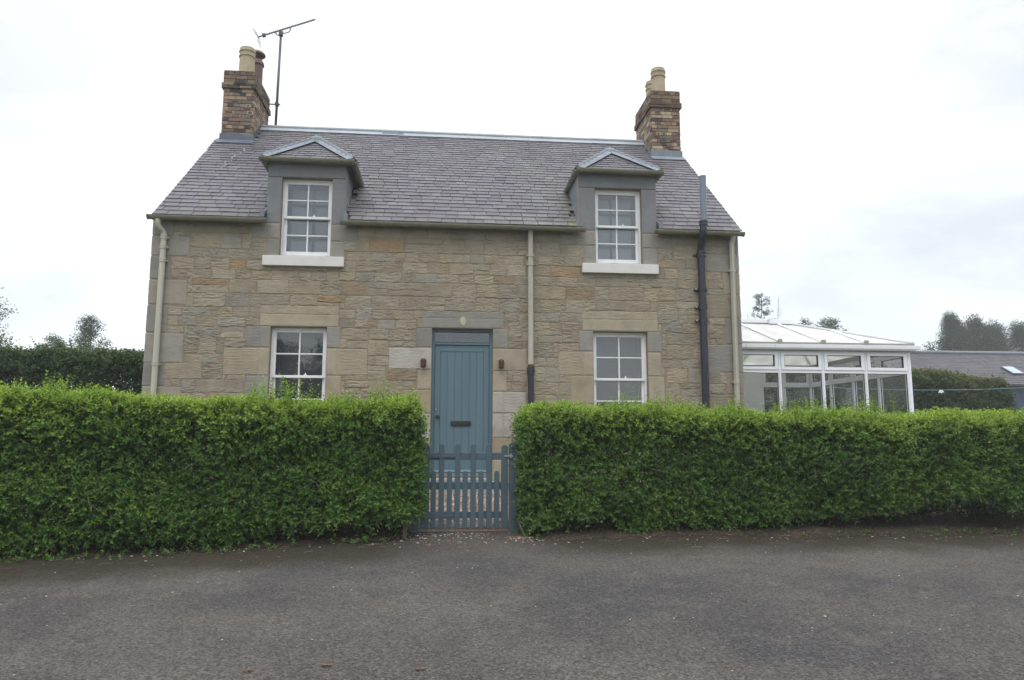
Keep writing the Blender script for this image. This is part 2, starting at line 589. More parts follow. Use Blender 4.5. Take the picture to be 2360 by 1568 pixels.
# ------------------------------------------------------------------ the cottage: walls
XL, XR = -4.476, 4.849
EAVE_Z, RIDGE_Y, RIDGE_Z, EAVE_Y, BACK_Y = 4.4315, 3.179, 7.263, -.10, 6.36
SL = (RIDGE_Z - EAVE_Z) / (RIDGE_Y - EAVE_Y)
roof_z = lambda y: EAVE_Z + SL * (y - EAVE_Y)
house = empty('stone_cottage', (0, 0, .25), 'buff sandstone cottage with slate roof, two dormers and a blue door', 'house')

OPEN = [  # x0, x1, z0, z1
    (-2.565, -1.785, 3.86, 5.125), (2.450, 3.225, 3.86, 5.125),
    (-2.640, -1.790, 1.20, 2.738), (2.388, 3.272, 1.20, 2.738),
    (-.176, .780, .38, 2.750)]
BUFF, GREY, LIGHT = s2l(154, 145, 126), s2l(136, 133, 126), s2l(165, 161, 152)
BUFF2, GREY2 = s2l(148, 137, 116), s2l(125, 123, 118)
DORMER_GREY = s2l(116, 118, 121)
DRESSED = [  # x0, x1, z0, z1, colour, droved part ('a' all, 'u' upper, 'l' left, 'r' right, '' smooth)
    (-2.807, -1.618, 2.743, 3.066, BUFF, 'u'), (-3.01, -2.64, 2.415, 2.738, GREY, 'l'), (-3.32, -2.64, 1.985, 2.405, BUFF, 'l'),
    (-2.99, -2.64, 1.60, 1.975, GREY, 'l'), (-3.2, -2.64, 1.18, 1.59, BUFF, 'l'),
    (-1.79, -1.585, 2.415, 2.738, GREY, 'r'), (-1.79, -1.165, 1.995, 2.405, BUFF, 'r'), (-1.79, -1.555, 1.58, 1.985, BUFF2, ''), (-1.79, -1.2, 1.18, 1.57, BUFF, ''),
    (2.214, 3.449, 2.743, 3.066, BUFF, 'u'), (2.155, 2.388, 2.415, 2.738, GREY, ''), (1.82, 2.388, 2.03, 2.405, BUFF, 'l'), (2.01, 2.388, 1.58, 2.02, BUFF2, ''),
    (1.8, 2.388, 1.18, 1.57, BUFF, ''), (3.272, 3.51, 2.415, 2.738, GREY, 'r'), (3.272, 3.485, 2.03, 2.405, BUFF, ''), (3.272, 3.535, 1.60, 2.02, BUFF, ''), (3.272, 3.8, 1.18, 1.59, BUFF2, ''),
    (-.336, .95, 2.756, 3.02, GREY, 'u'), (-.42, -.176, 2.445, 2.748, GREY2, ''), (-.84, -.176, 2.10, 2.435, LIGHT, 'l'), (-.39, -.176, 1.785, 2.09, BUFF, ''),
    (-.62, -.176, 1.42, 1.775, BUFF2, ''), (-.40, -.176, 1.0, 1.41, LIGHT, ''), (-.7, -.176, .62, .99, BUFF, ''), (-.4, -.176, .26, .61, LIGHT, ''),
    (.78, 1.02, 2.445, 2.748, GREY, 'r'), (.78, 1.325, 2.09, 2.435, BUFF, ''), (.78, 1.0, 1.765, 2.08, BUFF, ''), (.78, 1.31, 1.43, 1.755, LIGHT, 'r'), (.78, 1.31, 1.05, 1.42, LIGHT, 'r'),
    (.78, 1.1, .72, 1.04, BUFF2, ''), (.78, 1.35, .26, .71, BUFF, ''),
    # dormer fronts and the band stones beside them
    (-2.79, -1.58, 5.125, 5.385, DORMER_GREY, ''), (-2.785, -2.565, 4.375, 5.118, DORMER_GREY, ''), (-3.0, -2.565, 4.125, 4.365, GREY, 'l'), (-2.76, -2.565, 3.84, 4.115, GREY, 'l'),
    (-1.785, -1.58, 4.375, 5.118, DORMER_GREY, ''), (-1.785, -1.365, 4.105, 4.365, GREY, 'r'), (-1.785, -1.57, 3.84, 4.095, GREY, 'r'),
    (2.17, 3.475, 5.125, 5.385, DORMER_GREY, ''), (2.19, 2.45, 4.40, 5.118, DORMER_GREY, ''), (1.86, 2.45, 4.15, 4.39, GREY, 'l'), (2.24, 2.45, 3.84, 4.14, GREY, ''),
    (3.225, 3.475, 4.375, 5.118, DORMER_GREY, ''), (3.225, 3.715, 4.13, 4.365, GREY, 'r'), (3.225, 3.47, 3.84, 4.12, GREY, 'r')]
for k, (za, zb) in enumerate(((4.13, 4.43), (3.81, 4.12), (3.44, 3.80), (3.05, 3.43), (2.62, 3.04), (2.16, 2.61), (1.81, 2.15), (1.4, 1.80), (1.0, 1.39), (.6, .99), (.2, .59))):
    wide = k % 2 == 1
    DRESSED.append((XL - .004, XL + (.56 if wide else .30), za, zb, (GREY, s2l(140, 136, 128), GREY2, s2l(148, 140, 126))[k % 4], ''))
    DRESSED.append((XR - (.62 if wide else .28), XR + .004, za - .06, zb - .06, (GREY2, GREY, s2l(142, 134, 118), s2l(134, 126, 110))[k % 4], 'l' if wide else ''))


def subtract(r, o):
    x0, x1, z0, z1 = r
    a0, a1, c0, c1 = o[:4]
    if x1 <= a0 or x0 >= a1 or z1 <= c0 or z0 >= c1: return [r]
    out = []
    if x0 < a0: out.append((x0, a0, z0, z1))
    if x1 > a1: out.append((a1, x1, z0, z1))
    m0, m1 = max(x0, a0), min(x1, a1)
    if z0 < c0: out.append((m0, m1, z0, c0))
    if z1 > c1: out.append((m0, m1, c1, z1))
    return [q for q in out if q[1] - q[0] > .03 and q[3] - q[2] > .03]


RUB = [(s2l(147, 137, 118), 6), (s2l(142, 134, 118), 5), (s2l(150, 138, 116), 4), (s2l(154, 146, 128), 3), (s2l(144, 132, 114), 2.5), (s2l(138, 134, 124), 3), (s2l(134, 127, 112), 2.5), (s2l(148, 121, 86), .5), (s2l(138, 117, 94), .3)]


def pick():
    c = random.choices([c for c, w in RUB], [w for c, w in RUB])[0]
    k = random.uniform(.91, 1.07)
    return tuple(max(.01, (q * .64 + g * .36) * k) for q, g in zip(c, s2l(138, 131, 115)))


SV, SQ, SC = [], [], []


def stone_patch(x0, x1, z0, z1, colr, amp, lam, seed, y0, skew=.006, thick=.03, nx=None, nz=None, chip=0.010):
    """one stone: a real relief grid on its front and a worn, turned-in edge"""
    w, h = x1 - x0, z1 - z0
    nx = nx or max(4, int(w / .022)); nz = nz or max(4, int(h / .0085))
    u = np.linspace(0, 1, nx + 1); v = np.linspace(0, 1, nz + 1)
    U, V = np.meshgrid(u, v)
    c = [random.uniform(-skew, skew) for _ in range(8)]
    X = x0 + w * U + (1 - U) * ((1 - V) * c[0] + V * c[1]) + U * ((1 - V) * c[2] + V * c[3])
    Z = z0 + h * V + (1 - V) * ((1 - U) * c[4] + U * c[5]) + V * ((1 - U) * c[6] + U * c[7])
    X = X + (vnoise(Z * 22, X * 0 + seed, seed) - .5) * skew * 1.5 * (np.abs(U - .5) * 2) ** 4
    Z = Z + (vnoise(X * 14, Z * 0 + seed, seed + 5) - .5) * skew * 2 * (np.abs(V - .5) * 2) ** 4
    if lam:
        wz = Z + .020 * (vnoise(X * 9, Z * 7, seed) - .5) + .012 * (vnoise(X * 21, Z * 18, seed + 1) - .5)
        k = 1.0 / lam
        r1 = 1 - np.abs(2 * vnoise(X * 11, wz * k, seed + 2) - 1)
        r2_ = 1 - np.abs(2 * vnoise(X * 24 + 3, wz * k * 1.9, seed + 3) - 1)
        fine = vnoise(X * 30, wz * 90, seed + 6) - .5
        if lam < .024:      # droved: even chisel lines
            D = amp * (.5 * np.sin(2 * np.pi * wz / lam) + .6 * fine)
        else:
            D = -amp * (1.1 * (r1 - .5) * (.35 + .9 * vnoise(X * 6, Z * 8, seed + 4)) + .7 * (r2_ - .5) + .5 * fine + .7 * (vnoise(X * 4, Z * 6, seed + 5) - .5))
    else:
        D = amp * (vnoise(X * 30, Z * 30, seed) - .5)
    edge = np.minimum(np.minimum(U, 1 - U) * w, np.minimum(V, 1 - V) * h)
    D = D + chip * np.clip(1 - edge / .011, 0, 1) ** 1.5
    Y = y0 + D
    b = sum(len(a) for a in SV)
    front = np.stack([X, Y, Z], -1).reshape(-1, 3)
    nvx = nx + 1
    idx = np.arange((nx + 1) * (nz + 1)).reshape(nz + 1, nx + 1)
    q = np.stack([idx[:-1, :-1], idx[:-1, 1:], idx[1:, 1:], idx[1:, :-1]], -1).reshape(-1, 4)
    rim = np.concatenate([idx[0, :], idx[1:, -1], idx[-1, -2::-1], idx[-2:0:-1, 0]])
    back = front[rim].copy(); back[:, 1] = y0 + thick
    k = len(front)
    bi = np.arange(len(rim)) + k
    rn, bn = np.roll(rim, -1), np.roll(bi, -1)
    q2 = np.stack([rim, bi, bn, rn], -1)
    SV.append(np.concatenate([front, back])); SQ.append(np.concatenate([q, q2]) + b)
    SC.append(np.tile(np.array([*colr, random.random()]), (len(front) + len(back), 1)))


# snecked rubble in rough courses
z = .15
seed = 20
courses = []
while z < 4.40:
    h = random.choice((.15, .18, .20, .22, .24, .27))
    courses.append((z, min(z + h, 4.43)))
    z += h
rub = []
for (z0, z1) in courses:
    x = XL + random.uniform(-.3, 0)
    while x < XR:
        h = z1 - z0
        w = random.uniform(.8, 2.2) * h + random.uniform(.02, .14)
        x1 = x + w
        dz0, dz1 = random.uniform(-.012, .012), random.uniform(-.012, .012)
        if random.random() < .14 and h > .17:
            zm = z0 + h * random.uniform(.38, .62)
            xm = x + w * random.uniform(.35, .65)
            if random.random() < .5:
                rub += [(x, xm, z0, zm), (xm, x1, z0, zm), (x, x1, zm, z1)]
            else:
                rub += [(x, x1, z0, zm), (x, x1, zm, z1)]
        else:
            rub.append((x, x1, z0 + dz0 * .3, z1 + dz1 * .3))
        x = x1
for r in rub:
    r = (max(r[0], XL), min(r[1], XR), r[2], r[3])
    if r[1] - r[0] < .04: continue
    parts = [r]
    for o in OPEN + [d for d in DRESSED]:
        parts = [q for p in parts for q in subtract(p, o)]
    for p in parts:
        g = .0045
        if p[1] - p[0] < .05 or p[3] - p[2] < .04: continue
        seed += 7
        flat = random.random()
        stone_patch(p[0] + g, p[1] - g, p[2] + g, p[3] - g, pick(), .004 if flat < .14 else random.uniform(.006, .0105), random.uniform(.026, .042), seed, -.0185 - random.uniform(-.002, .003), .010, chip=.004)
ow = bulk('wall', np.concatenate(SV), np.concatenate(SQ), np.concatenate(SC), M['stone'], house)
def dress_group(d):
    x0, x1, z0, z1 = d[:4]
    if x0 <= XL or x1 >= XR: return 'quoins' + ('w' if x0 < 0 else 'e')
    if -.9 < x0 < .9 and -.5 < x1 < 1.4: return 'door'
    return ('d' if z0 > 3.5 else 'w') + ('l' if x0 < 0 else 'r')


def flush(name):
    global SV, SQ, SC
    bulk(name, np.concatenate(SV), np.concatenate(SQ), np.concatenate(SC), M['dressed'], house)
    SV, SQ, SC = [], [], []


SV, SQ, SC = [], [], []
last = None
for d in sorted(DRESSED, key=dress_group):
    if last and dress_group(d) != last:
        flush({'q': 'quoins', 'd': 'door_surround' if last == 'door' else 'dormer_surround', 'w': 'window_surround'}[last[0]])
    last = dress_group(d)
    x0, x1, z0, z1, c, t = d
    g = .004
    k = random.uniform(.95, 1.06)
    c = tuple(q * k for q in c)
    w, h = x1 - x0, z1 - z0
    seed += 7
    yb = -.020
    A = dict(y0=yb, skew=.002, thick=.14, chip=.005)
    if t == 'u':
        zm = z0 + h * .58
        stone_patch(x0 + g, x1 - g, z0 + g, zm, c, .0012, 0, seed, **A)
        stone_patch(x0 + g, x1 - g, zm, z1 - g, c, .005, .020, seed + 1, **A)
    elif t == 'l' and w > .3:
        xm = x1 - .16
        stone_patch(xm, x1 - g, z0 + g, z1 - g, c, .0012, 0, seed, **A)
        stone_patch(x0 + g, xm, z0 + g, z1 - g, c, .005, .022, seed + 1, **A)
    elif t == 'r' and w > .3:
        xm = x0 + .16
        stone_patch(x0 + g, xm, z0 + g, z1 - g, c, .0012, 0, seed, **A)
        stone_patch(xm, x1 - g, z0 + g, z1 - g, c, .005, .022, seed + 1, **A)
    else:
        stone_patch(x0 + g, x1 - g, z0 + g, z1 - g, c, .0022, .05 if t else 0, seed, **A)
# pale oval patch of repair on the door lintel
flush('window_surround')
b = MB()
b.add([(.306 + .046 * math.cos(a) * (1 + .12 * math.sin(3 * a)), -.0235, 2.868 + .068 * math.sin(a)) for a in np.linspace(0, 2 * math.pi, 18, endpoint=False)] +
      [(.306 + .05 * math.cos(a), -.0170, 2.868 + .072 * math.sin(a)) for a in np.linspace(0, 2 * math.pi, 18, endpoint=False)],
      [tuple(range(18))] + [(i, i + 18, (i + 1) % 18 + 18, (i + 1) % 18) for i in range(18)])
tag(b.build('patch', mat('lintel_repair', s2l(176, 166, 140), .9, .1, 20, .4, 60, .003, .1), house), label='pale oval mortar repair on the door lintel')

# core of the walls behind the facing stones, with the openings cut through
b = MB()
cols = sorted({XL + .01, XR - .01, *[q for o in OPEN for q in o[:2]]})
DORM = [(-2.79, -1.58), (2.17, 3.475)]
for x0, x1 in zip(cols[:-1], cols[1:]):
    xm = (x0 + x1) / 2
    holes = sorted([(o[2], o[3]) for o in OPEN if o[0] < xm < o[1]])
    top = 4.42
    zz = -.2
    for a, c in holes:
        if a > zz:
            b.box(x0, x1, -.0135, .30, zz, min(a, top))
        zz = c
    if zz < top:
        b.box(x0, x1, -.0135, .30, zz, top)
for (a, c), o in zip(DORM, OPEN[:2]):       # dormer fronts above the wall head
    b.box(a + .01, o[0], -.006, .16, 4.42, 5.375)
    b.box(o[1], c - .01, -.006, .16, 4.42, 5.375)
    b.box(o[0], o[1], -.006, .16, o[3], 5.375)
for xa, xb in ((XL + .01, XL + .30), (XR - .30, XR - .01)):
    b.prism([(xa, .30, -.2), (xa, BACK_Y, -.2), (xa, BACK_Y, 4.42), (xa, RIDGE_Y, RIDGE_Z - .08), (xa, .30, roof_z(.30) - .08)], (xb - xa, 0, 0))
b.box(XL + .31, XR - .31, BACK_Y - .3, BACK_Y, -.2, 4.42)
b.build('wall_core', M['mortar'], house)

# rooms seen through the panes
def room(name, x0, x1, y0, y1, z0, z1):
    b = MB()
    b.add([(x0, y0, z0), (x1, y0, z0), (x1, y1, z0), (x0, y1, z0), (x0, y0, z1), (x1, y0, z1), (x1, y1, z1), (x0, y1, z1)],
          [(0, 1, 2, 3), (4, 7, 6, 5), (1, 5, 6, 2), (2, 6, 7, 3), (3, 7, 4, 0)])
    return b.build(name, M['room'], house)


room('room', -2.72, -1.63, .31, 2.3, 3.5, 5.16); room('room', 2.26, 3.40, .31, 2.3, 3.5, 5.16)
room('room', -3.7, -.7, .31, 3.4, .5, 3.1); room('room', 1.2, 4.2, .31, 3.4, .5, 3.1)

# ------------------------------------------------------------------ slates
def slate_col(moss=0):
    base = random.choices([s2l(93, 90, 97), s2l(88, 85, 92), s2l(95, 94, 98), s2l(81, 77, 85), s2l(100, 99, 101), s2l(91, 86, 90)], [5, 4, 4, 1.6, .9, 1])[0]
    k = random.uniform(.90, 1.08)
    c = [q * k for q in base]
    if moss:
        g = (.16, .16, .05)
        c = [a * (1 - moss) + q * moss for a, q in zip(c, g)]
    return (*c, 0)


def slates(mb, o, u, v, n, L, span, wid, exp0, exp1, skip=None, mossf=None, dim=1.0):
    """o: eave start, u along the eave, v up the slope, n outwards; span(vpos)->(u0,u1)"""
    o, u, v, n = Vector(o), Vector(u), Vector(v), Vector(n)
    t, row = 0.0, 0
    while t < L - .01:
        e = exp0 + (exp1 - exp0) * t / L
        e = min(e, L - t)
        a, c = span(t + e * .3)
        x = a - random.uniform(0, wid)
        while x < c:
            w = wid * random.uniform(.72, 1.28)
            x0, x1 = max(x, a), min(x + w, c)
            x += w
            if x1 - x0 < .03: continue
            if skip and skip((x0 + x1) / 2, t): continue
            g = .0042
            th = random.uniform(.010, .0135)
            lift = random.uniform(.005, .009)
            t0 = t - random.uniform(0, .005)
            t1 = min(t + e * 1.6, L)
            sk = random.uniform(-.004, .004)
            dn = .004
            P = lambda uu, vv, nn: o + u * uu + v * vv + n * nn
            q = [P(x0 + g, t0, dn + .011 + lift), P(x1 - g, t0 + sk, dn + .011 + lift), P(x1 - g, t1, dn), P(x0 + g, t1, dn),
                 P(x0 + g, t0, dn + .011 + lift + th), P(x1 - g, t0 + sk, dn + .011 + lift + th), P(x1 - g, t1, dn + th), P(x0 + g, t1, dn + th)]
            mb.add(q, [(0, 3, 2, 1), (4, 5, 6, 7), (0, 1, 5, 4), (1, 2, 6, 5), (2, 3, 7, 6), (3, 0, 4, 7)], tuple(q_ * dim for q_ in slate_col(mossf((x0 + x1) / 2, t) if mossf else 0)))
        t += e
        row += 1


VX0, VX1 = -4.45, 4.875
vdir = Vector((0, RIDGE_Y - EAVE_Y, RIDGE_Z - EAVE_Z)); SLEN = vdir.length; vdir.normalize()
ndir = Vector((0, -vdir.z, vdir.y))
DC = [(-2.185, .70), (2.822, .72)]          # dormer centre x, half width of its roof at the eaves


def skip_main(ux, t):
    x = VX0 + ux
    p = EAVE_Y + vdir.y * t
    zz = EAVE_Z + vdir.z * t
    for (a, c), (cx, hw) in zip(DORM, DC):
        if a - .02 < x < c + .02 and zz < 5.45: return True
        if zz < 5.40 + .8 * (hw - abs(x - cx)) - .06: 
            if abs(x - cx) < hw and zz > 5.35: return True
    for x0, x1 in ((-4.5, -3.755), (4.205, 5)):
        if x0 < x < x1 and p > 2.56: return True
    return False


def moss_main(ux, t):
    x = VX0 + ux
    k = 0
    for a, s in ((2.17, 1), (-1.58, .35)):
        d = (a - x) if a > 0 else (x - a)
        if 0 < d < .30 and t < 1.2:
            k = max(k, s * random.uniform(0, .75) * (1 - d / .32))
    if t < .3: k = max(k, random.uniform(0, .16))
    return k


b = MB()
b.tint = (.05, .05, .055, 0)
# boarding under the slates, left open where the dormers stand
edges = [VX0 + .02, DORM[0][0], DORM[0][1], DORM[1][0], DORM[1][1], VX1 - .02]
for i in range(5):
    y0 = .98 if i in (1, 3) else EAVE_Y - .02
    b.prism([(edges[i], y0, roof_z(y0) - .004), (edges[i], RIDGE_Y, RIDGE_Z - .004), (edges[i], RIDGE_Y, RIDGE_Z - .06), (edges[i], y0, roof_z(y0) - .06)], (edges[i + 1] - edges[i], 0, 0))
b.prism([(VX0, RIDGE_Y + .003, RIDGE_Z), (VX0, 2 * RIDGE_Y + .15, EAVE_Z - .02), (VX0, 2 * RIDGE_Y + .15, EAVE_Z - .08), (VX0, RIDGE_Y + .003, RIDGE_Z - .06)], (VX1 - VX0, 0, 0), (.11, .105, .12, 0))
o0 = Vector((VX0, EAVE_Y - .035, roof_z(EAVE_Y - .035)))
slates(b, o0, (1, 0, 0), vdir, ndir, SLEN + .02, lambda t: (0, VX1 - VX0), .225, .158, .110, skip_main, moss_main)
roof = b.build('roof', M['slate'], house)

# lead ridge, made of lapped lengths
b = MB()
x = -3.755
while x < 4.20:
    x1 = min(x + random.uniform(1.15, 1.5), 4.20)
    dz = random.uniform(0, .004)
    for s in (-1, 1):
        d = Vector((0, s * vdir.y, -vdir.z))
        nn = Vector((0, s * vdir.z, vdir.y))
        p = Vector((x, RIDGE_Y, RIDGE_Z + .03 + dz))
        q = [p + nn * .012, p + d * .18 + nn * .012, p + d * .18 + nn * .022, p + nn * .024]
        b.prism(q, (x1 - x - .004, 0, 0))
    b.tube([(x, RIDGE_Y, RIDGE_Z + .06 + dz), (x1 - .004, RIDGE_Y, RIDGE_Z + .06 + dz)], .040, 10)
    x = x1
b.build('ridge_cap', M['ridge_lead'], roof, smooth=False)
b = MB()
yv = RIDGE_Y - .085
zv = RIDGE_Z - .005
b.bar((-1.30, yv, zv), (-.87, yv, zv), .058, .010, up=ndir)
b.build('ridge_vent', M['dark_lead'], roof, bevel=.006)
# white run-off streaks of lime on the slates below the western stack
b = MB()
for k in range(22):
    t = 3.05 - k * .062 - random.uniform(0, .02)
    ux = (-3.78 - k * .012 + random.gauss(0, .03)) - VX0
    b = MB()
    p = o0 + Vector((ux, 0, 0)) + vdir * t + ndir * .0375
    w, l = random.uniform(.008, .035) * (1 - k / 40), random.uniform(.02, .06)
    b.prism([p, p + Vector((w, 0, 0)), p + Vector((w * .8, 0, 0)) + vdir * l, p + Vector((w * .1, 0, 0)) + vdir * l], ndir * .0012)
    b.build('lime_streak', M['lime'], roof)

# ------------------------------------------------------------------ chimneys
BR = [(s2l(138, 116, 86), 4), (s2l(124, 98, 78), 4), (s2l(148, 132, 102), 2), (s2l(110, 82, 70), 2.4), (s2l(68, 61, 62), 1.5), (s2l(104, 90, 78), 2)]


def bricks(mb, x0, x1, y0, y1, z0, z1, dark=0.0, row0=0, out=0.0):
    rows = max(1, round((z1 - z0) / .076))
    rh = (z1 - z0) / rows
    for r in range(rows):
        za, zb = z0 + r * rh + .005, z0 + (r + 1) * rh - .005
        for face in range(4):
            L = (x1 - x0) if face % 2 == 0 else (y1 - y0)
            stretch = (r + row0) % 3 != 2
            bw = .225 if stretch else .1125
            s = -random.choice((0, .5)) * bw if stretch else -.03
            while s < L - .005:
                a, c = max(s, 0) + .004, min(s + bw, L) - .004
                s += bw
                if c - a < .02: continue
                colr = random.choices([q for q, w in BR], [w for q, w in BR])[0]
                gq = sum(colr) / 3
                colr = tuple(q * .70 + gq * .30 for q in colr)
                k = random.uniform(1.10, 1.46) * (1 - dark * random.uniform(.5, 1))
                colr = tuple(q * k for q in colr)
                d = random.uniform(.004, .009)
                if face == 0: mb.box(x0 + a, x0 + c, y0 - d, y0 + .05, za, zb, (*colr, 0))
                elif face == 2: mb.box(x0 + a, x0 + c, y1 - .05, y1 + d, za, zb, (*colr, 0))
                elif face == 1: mb.box(x1 - .05, x1 + d, y0 + a, y0 + c, za, zb, (*colr, 0))
                else: mb.box(x0 - d, x0 + .05, y0 + a, y0 + c, za, zb, (*colr, 0))
                # kiss marks and burnt hearts on some faces of the brick
                if face == 0 and random.random() < .22:
                    xm = x0 + (a + c) / 2
                    hw = .018 if not stretch else (c - a) * .32
                    mb.box(xm - hw, xm + hw, y0 - d - .0015, y0 - d + .002, za + .014, zb - .014, (.055, .047, .05, 0))


def chimney(x0, x1, label, lead, potx, r, flue):
    y0, y1 = 2.56, 3.72
    zt = 8.17
    m = MB()
    m.box(x0 + .02, x1 - .02, y0 + .02, y1 - .02, 6.3, zt - .03)
    core = m.build('chimney', M['brick_mortar'], house)
    core['label'] = label
    m = MB()
    bricks(m, x0, x1, y0, y1, 6.62, zt - .36)
    bricks(m, x0 - .035, x1 + .035, y0 - .035, y1 + .035, zt - .36, zt - .245, .62)
    bricks(m, x0 - .01, x1 + .01, y0 - .01, y1 + .01, zt - .245, zt, .5)
    m.build('brickwork', M['brick'], core, bevel=.004, seg=1)
    m = MB()
    m.prism([(x0 - .01, y0 - .01, zt), (x1 + .01, y0 - .01, zt), (x1 + .01, y1 + .01, zt), (x0 - .01, y1 + .01, zt)], (0, 0, .02))
    m.box(x0 + .08, x1 - .08, y0 + .08, y1 - .08, zt + .02, zt + .05)
    m.build('flaunching', M['brick_mortar'], core, bevel=.012)
    # lead apron and stepped flashing
    m = MB()
    zb = roof_z(y0)
    m.box(x0 - .03, x1 + .03, y0 - .022, y0 - .006, zb - .05, zb + .16)
    p = Vector((x0 - .05, y0 - .022, roof_z(y0 - .022)))
    dn = -vdir
    m.prism([p + ndir * .035, p + ndir * .047, p + dn * .16 + ndir * .047, p + dn * .16 + ndir * .035], (x1 - x0 + .10, 0, 0))
    xs = x1 if x0 < 0 else x0
    sg = 1 if x0 < 0 else -1
    yy = y0 - .02
    while yy < RIDGE_Y - .05:
        za = roof_z(yy)
        ya, yb2 = yy, yy + .13
        m.prism([(xs + sg * .012, ya, za - .03), (xs + sg * .012, yb2, roof_z(yb2) - .03), (xs + sg * .012, yb2, roof_z(yb2) + .06), (xs + sg * .012, ya + .02, roof_z(yb2) + .07)], (sg * .006, 0, 0))
        yy = yb2
    m.build('flashing', M[lead], core)
    # pots
    def pot(px, py, rr, h):
        m = MB()
        m.lathe((px, py, zt + .03), [(rr * 1.0, 0), (rr * .96, h * .55), (rr * .95, h * .66), (rr * 1.05, h * .665), (rr * 1.06, h * .70), (rr * .97, h * .72), (rr * .97, h * .83), (rr * 1.06, h * .84), (rr * 1.07, h * .88), (rr * 1.0, h * .90), (rr * .97, h * .99), (rr * .80, h), (rr * .76, h * .9), (rr * .76, h * .5)], 28)
        m.build('chimney_pot', M['terracotta'], core, smooth=True).data.set_sharp_from_angle(angle=R(30))
    pot(potx, 2.80, r, .58)
    if not flue:
        pot(potx + .035, 3.36, r * .95, .58)
    else:
        m = MB()
        fx, fy = potx + .045, 3.34
        m.lathe((fx, fy, zt + .03), [(.125, 0), (.125, .50), (.128, .505), (.128, .515), (.15, .52), (.15, .55), (.135, .60), (.10, .64), (.09, .64), (.09, .5)], 24)
        for k in range(3):
            a = 2.1 * k + .4
            m.tube([(fx + .1 * math.cos(a), fy + .1 * math.sin(a), zt + .63), (fx + .1 * math.cos(a), fy + .1 * math.sin(a), zt + .82)], .008, 6)
        m.lathe((fx, fy, zt + .03), [(.165, .74), (.168, .75), (.15, .79), (.08, .835), (.01, .85)], 24)
        m.build('flue_cowl', M['flue'], core, smooth=True).data.set_sharp_from_angle(angle=R(30))


chimney(-4.335, -3.755, 'brick stack at the western gable with a pot and a brown metal cowl', 'dark_lead', -3.99, .152, True)
chimney(4.205, 4.805, 'brick stack at the eastern gable with two buff pots', 'lead', 4.445, .148, False)

# ------------------------------------------------------------------ gutters and pipes
def gutter_run(mb, p0, p1, r=.058, rings=1.0, stop=(True, True)):
    p0, p1 = Vector(p0), Vector(p1)
    d = (p1 - p0); L = d.length; d.normalize()
    s = d.cross(Vector((0, 0, 1))).normalized()
    n = 10
    def sect(p, ro, ri):
        a = [p + s * ro * math.cos(math.pi * k / n + math.pi) + Vector((0, 0, ro * math.sin(math.pi * k / n + math.pi))) for k in range(n + 1)]
        c = [p + s * ri * math.cos(math.pi * k / n + math.pi) + Vector((0, 0, ri * math.sin(math.pi * k / n + math.pi))) for k in range(n, -1, -1)]
        return a + c
    def ext(pa, pb, ro, ri):
        A, B = sect(pa, ro, ri), sect(pb, ro, ri)
        m = len(A)
        mb.add(A + B, [(i, (i + 1) % m, (i + 1) % m + m, i + m) for i in range(m)] + [tuple(range(m - 1, -1, -1)), tuple(range(m, 2 * m))])
    ext(p0, p1, r, r - .006)
    t = .06
    while t < L - .05:
        ext(p0 + d * t, p0 + d * (t + .05), r + .007, r - .001)
        t += rings * random.uniform(.8, 1.2)
    for f, p in zip(stop, (p0, p1)):
        if f:
            q = sect(p, r + .006, 0)[:n + 1]
            mb.prism(q, d * .012 if p is p0 else -d * .012)


GZ = 4.392
for x0, x1, zoff in ((-4.50, -2.73, 0), (-1.62, 2.245, -.004), (3.39, 4.885, -.004)):
    m = MB()
    gutter_run(m, (x0, -.175, GZ + zoff), (x1, -.175, GZ + zoff - .006), .060, .95)
    m.build('gutter', M['gutter'], house)


def pipe(name, path, r, m_, coll, parent, rc=1.22, hc=.028):
    b = MB()
    b.tube(path, r, 14)
    o = b.build(name, m_, parent, smooth=True)
    o.data.set_sharp_from_angle(angle=R(40))
    if coll:
        for (x, y, z) in coll:
            b = MB()
            b.lathe((x, y, z - hc), [(r * .9, 0), (r * rc, 0), (r * rc, hc * .7), (r * 1.08, hc * .75), (r * 1.08, hc * 1.3), (r * rc, hc * 1.35), (r * rc, hc * 2), (r * .9, hc * 2)], 14)
            b.box(x - r * 1.5, x + r * 1.5, y + r * .5, -.0, z - .012, z + .012)
            b.build('collar', m_, o)
    return o


def arc(p0, p1, p2, n=7):
    p0, p1, p2 = map(Vector, (p0, p1, p2))
    return [(p0 * (1 - t) ** 2 + p1 * 2 * t * (1 - t) + p2 * t * t) for t in np.linspace(0, 1, n)]


PY = -.075
pw = pipe('downpipe', [(-4.35, -.165, 4.35), (-4.35, -.165, 4.30)] + arc((-4.35, -.165, 4.29), (-4.35, -.15, 4.23), (-4.318, -.12, 4.20)) + arc((-4.308, -.11, 4.19), (-4.278, PY, 4.16), (-4.278, PY, 4.09)) + [(-4.282, PY, .3)], .043, M['pipe'],
          [(-4.278, PY, 4.08), (-4.278, PY, 3.93), (-4.278, PY, 3.72), (-4.28, PY, 2.135)], house)
pm = pipe('downpipe', [(1.372, PY - .03, 4.36), (1.373, PY, 4.28), (1.374, PY, 2.13)], .043, M['pipe'], [(1.373, PY, 3.945), (1.373, PY, 3.80)], house)
b = MB()
b.tube([(1.374, PY, 2.10), (1.374, PY, .30)], .045, 14)
b.lathe((1.374, PY, 2.02), [(.045, 0), (.058, 0), (.060, .03), (.055, .035), (.055, .06), (.062, .065), (.062, .115), (.047, .118)], 16)
b.build('lower_pipe', M['dark_pipe'], pm, smooth=True).data.set_sharp_from_angle(angle=R(40))
b = MB()
b.lathe((1.374, PY, 2.13), [(.0445, 0), (.0455, .01), (.0448, .05), (.0435, .055)], 14)
b.build('rust_ring', M['rust'], pm)
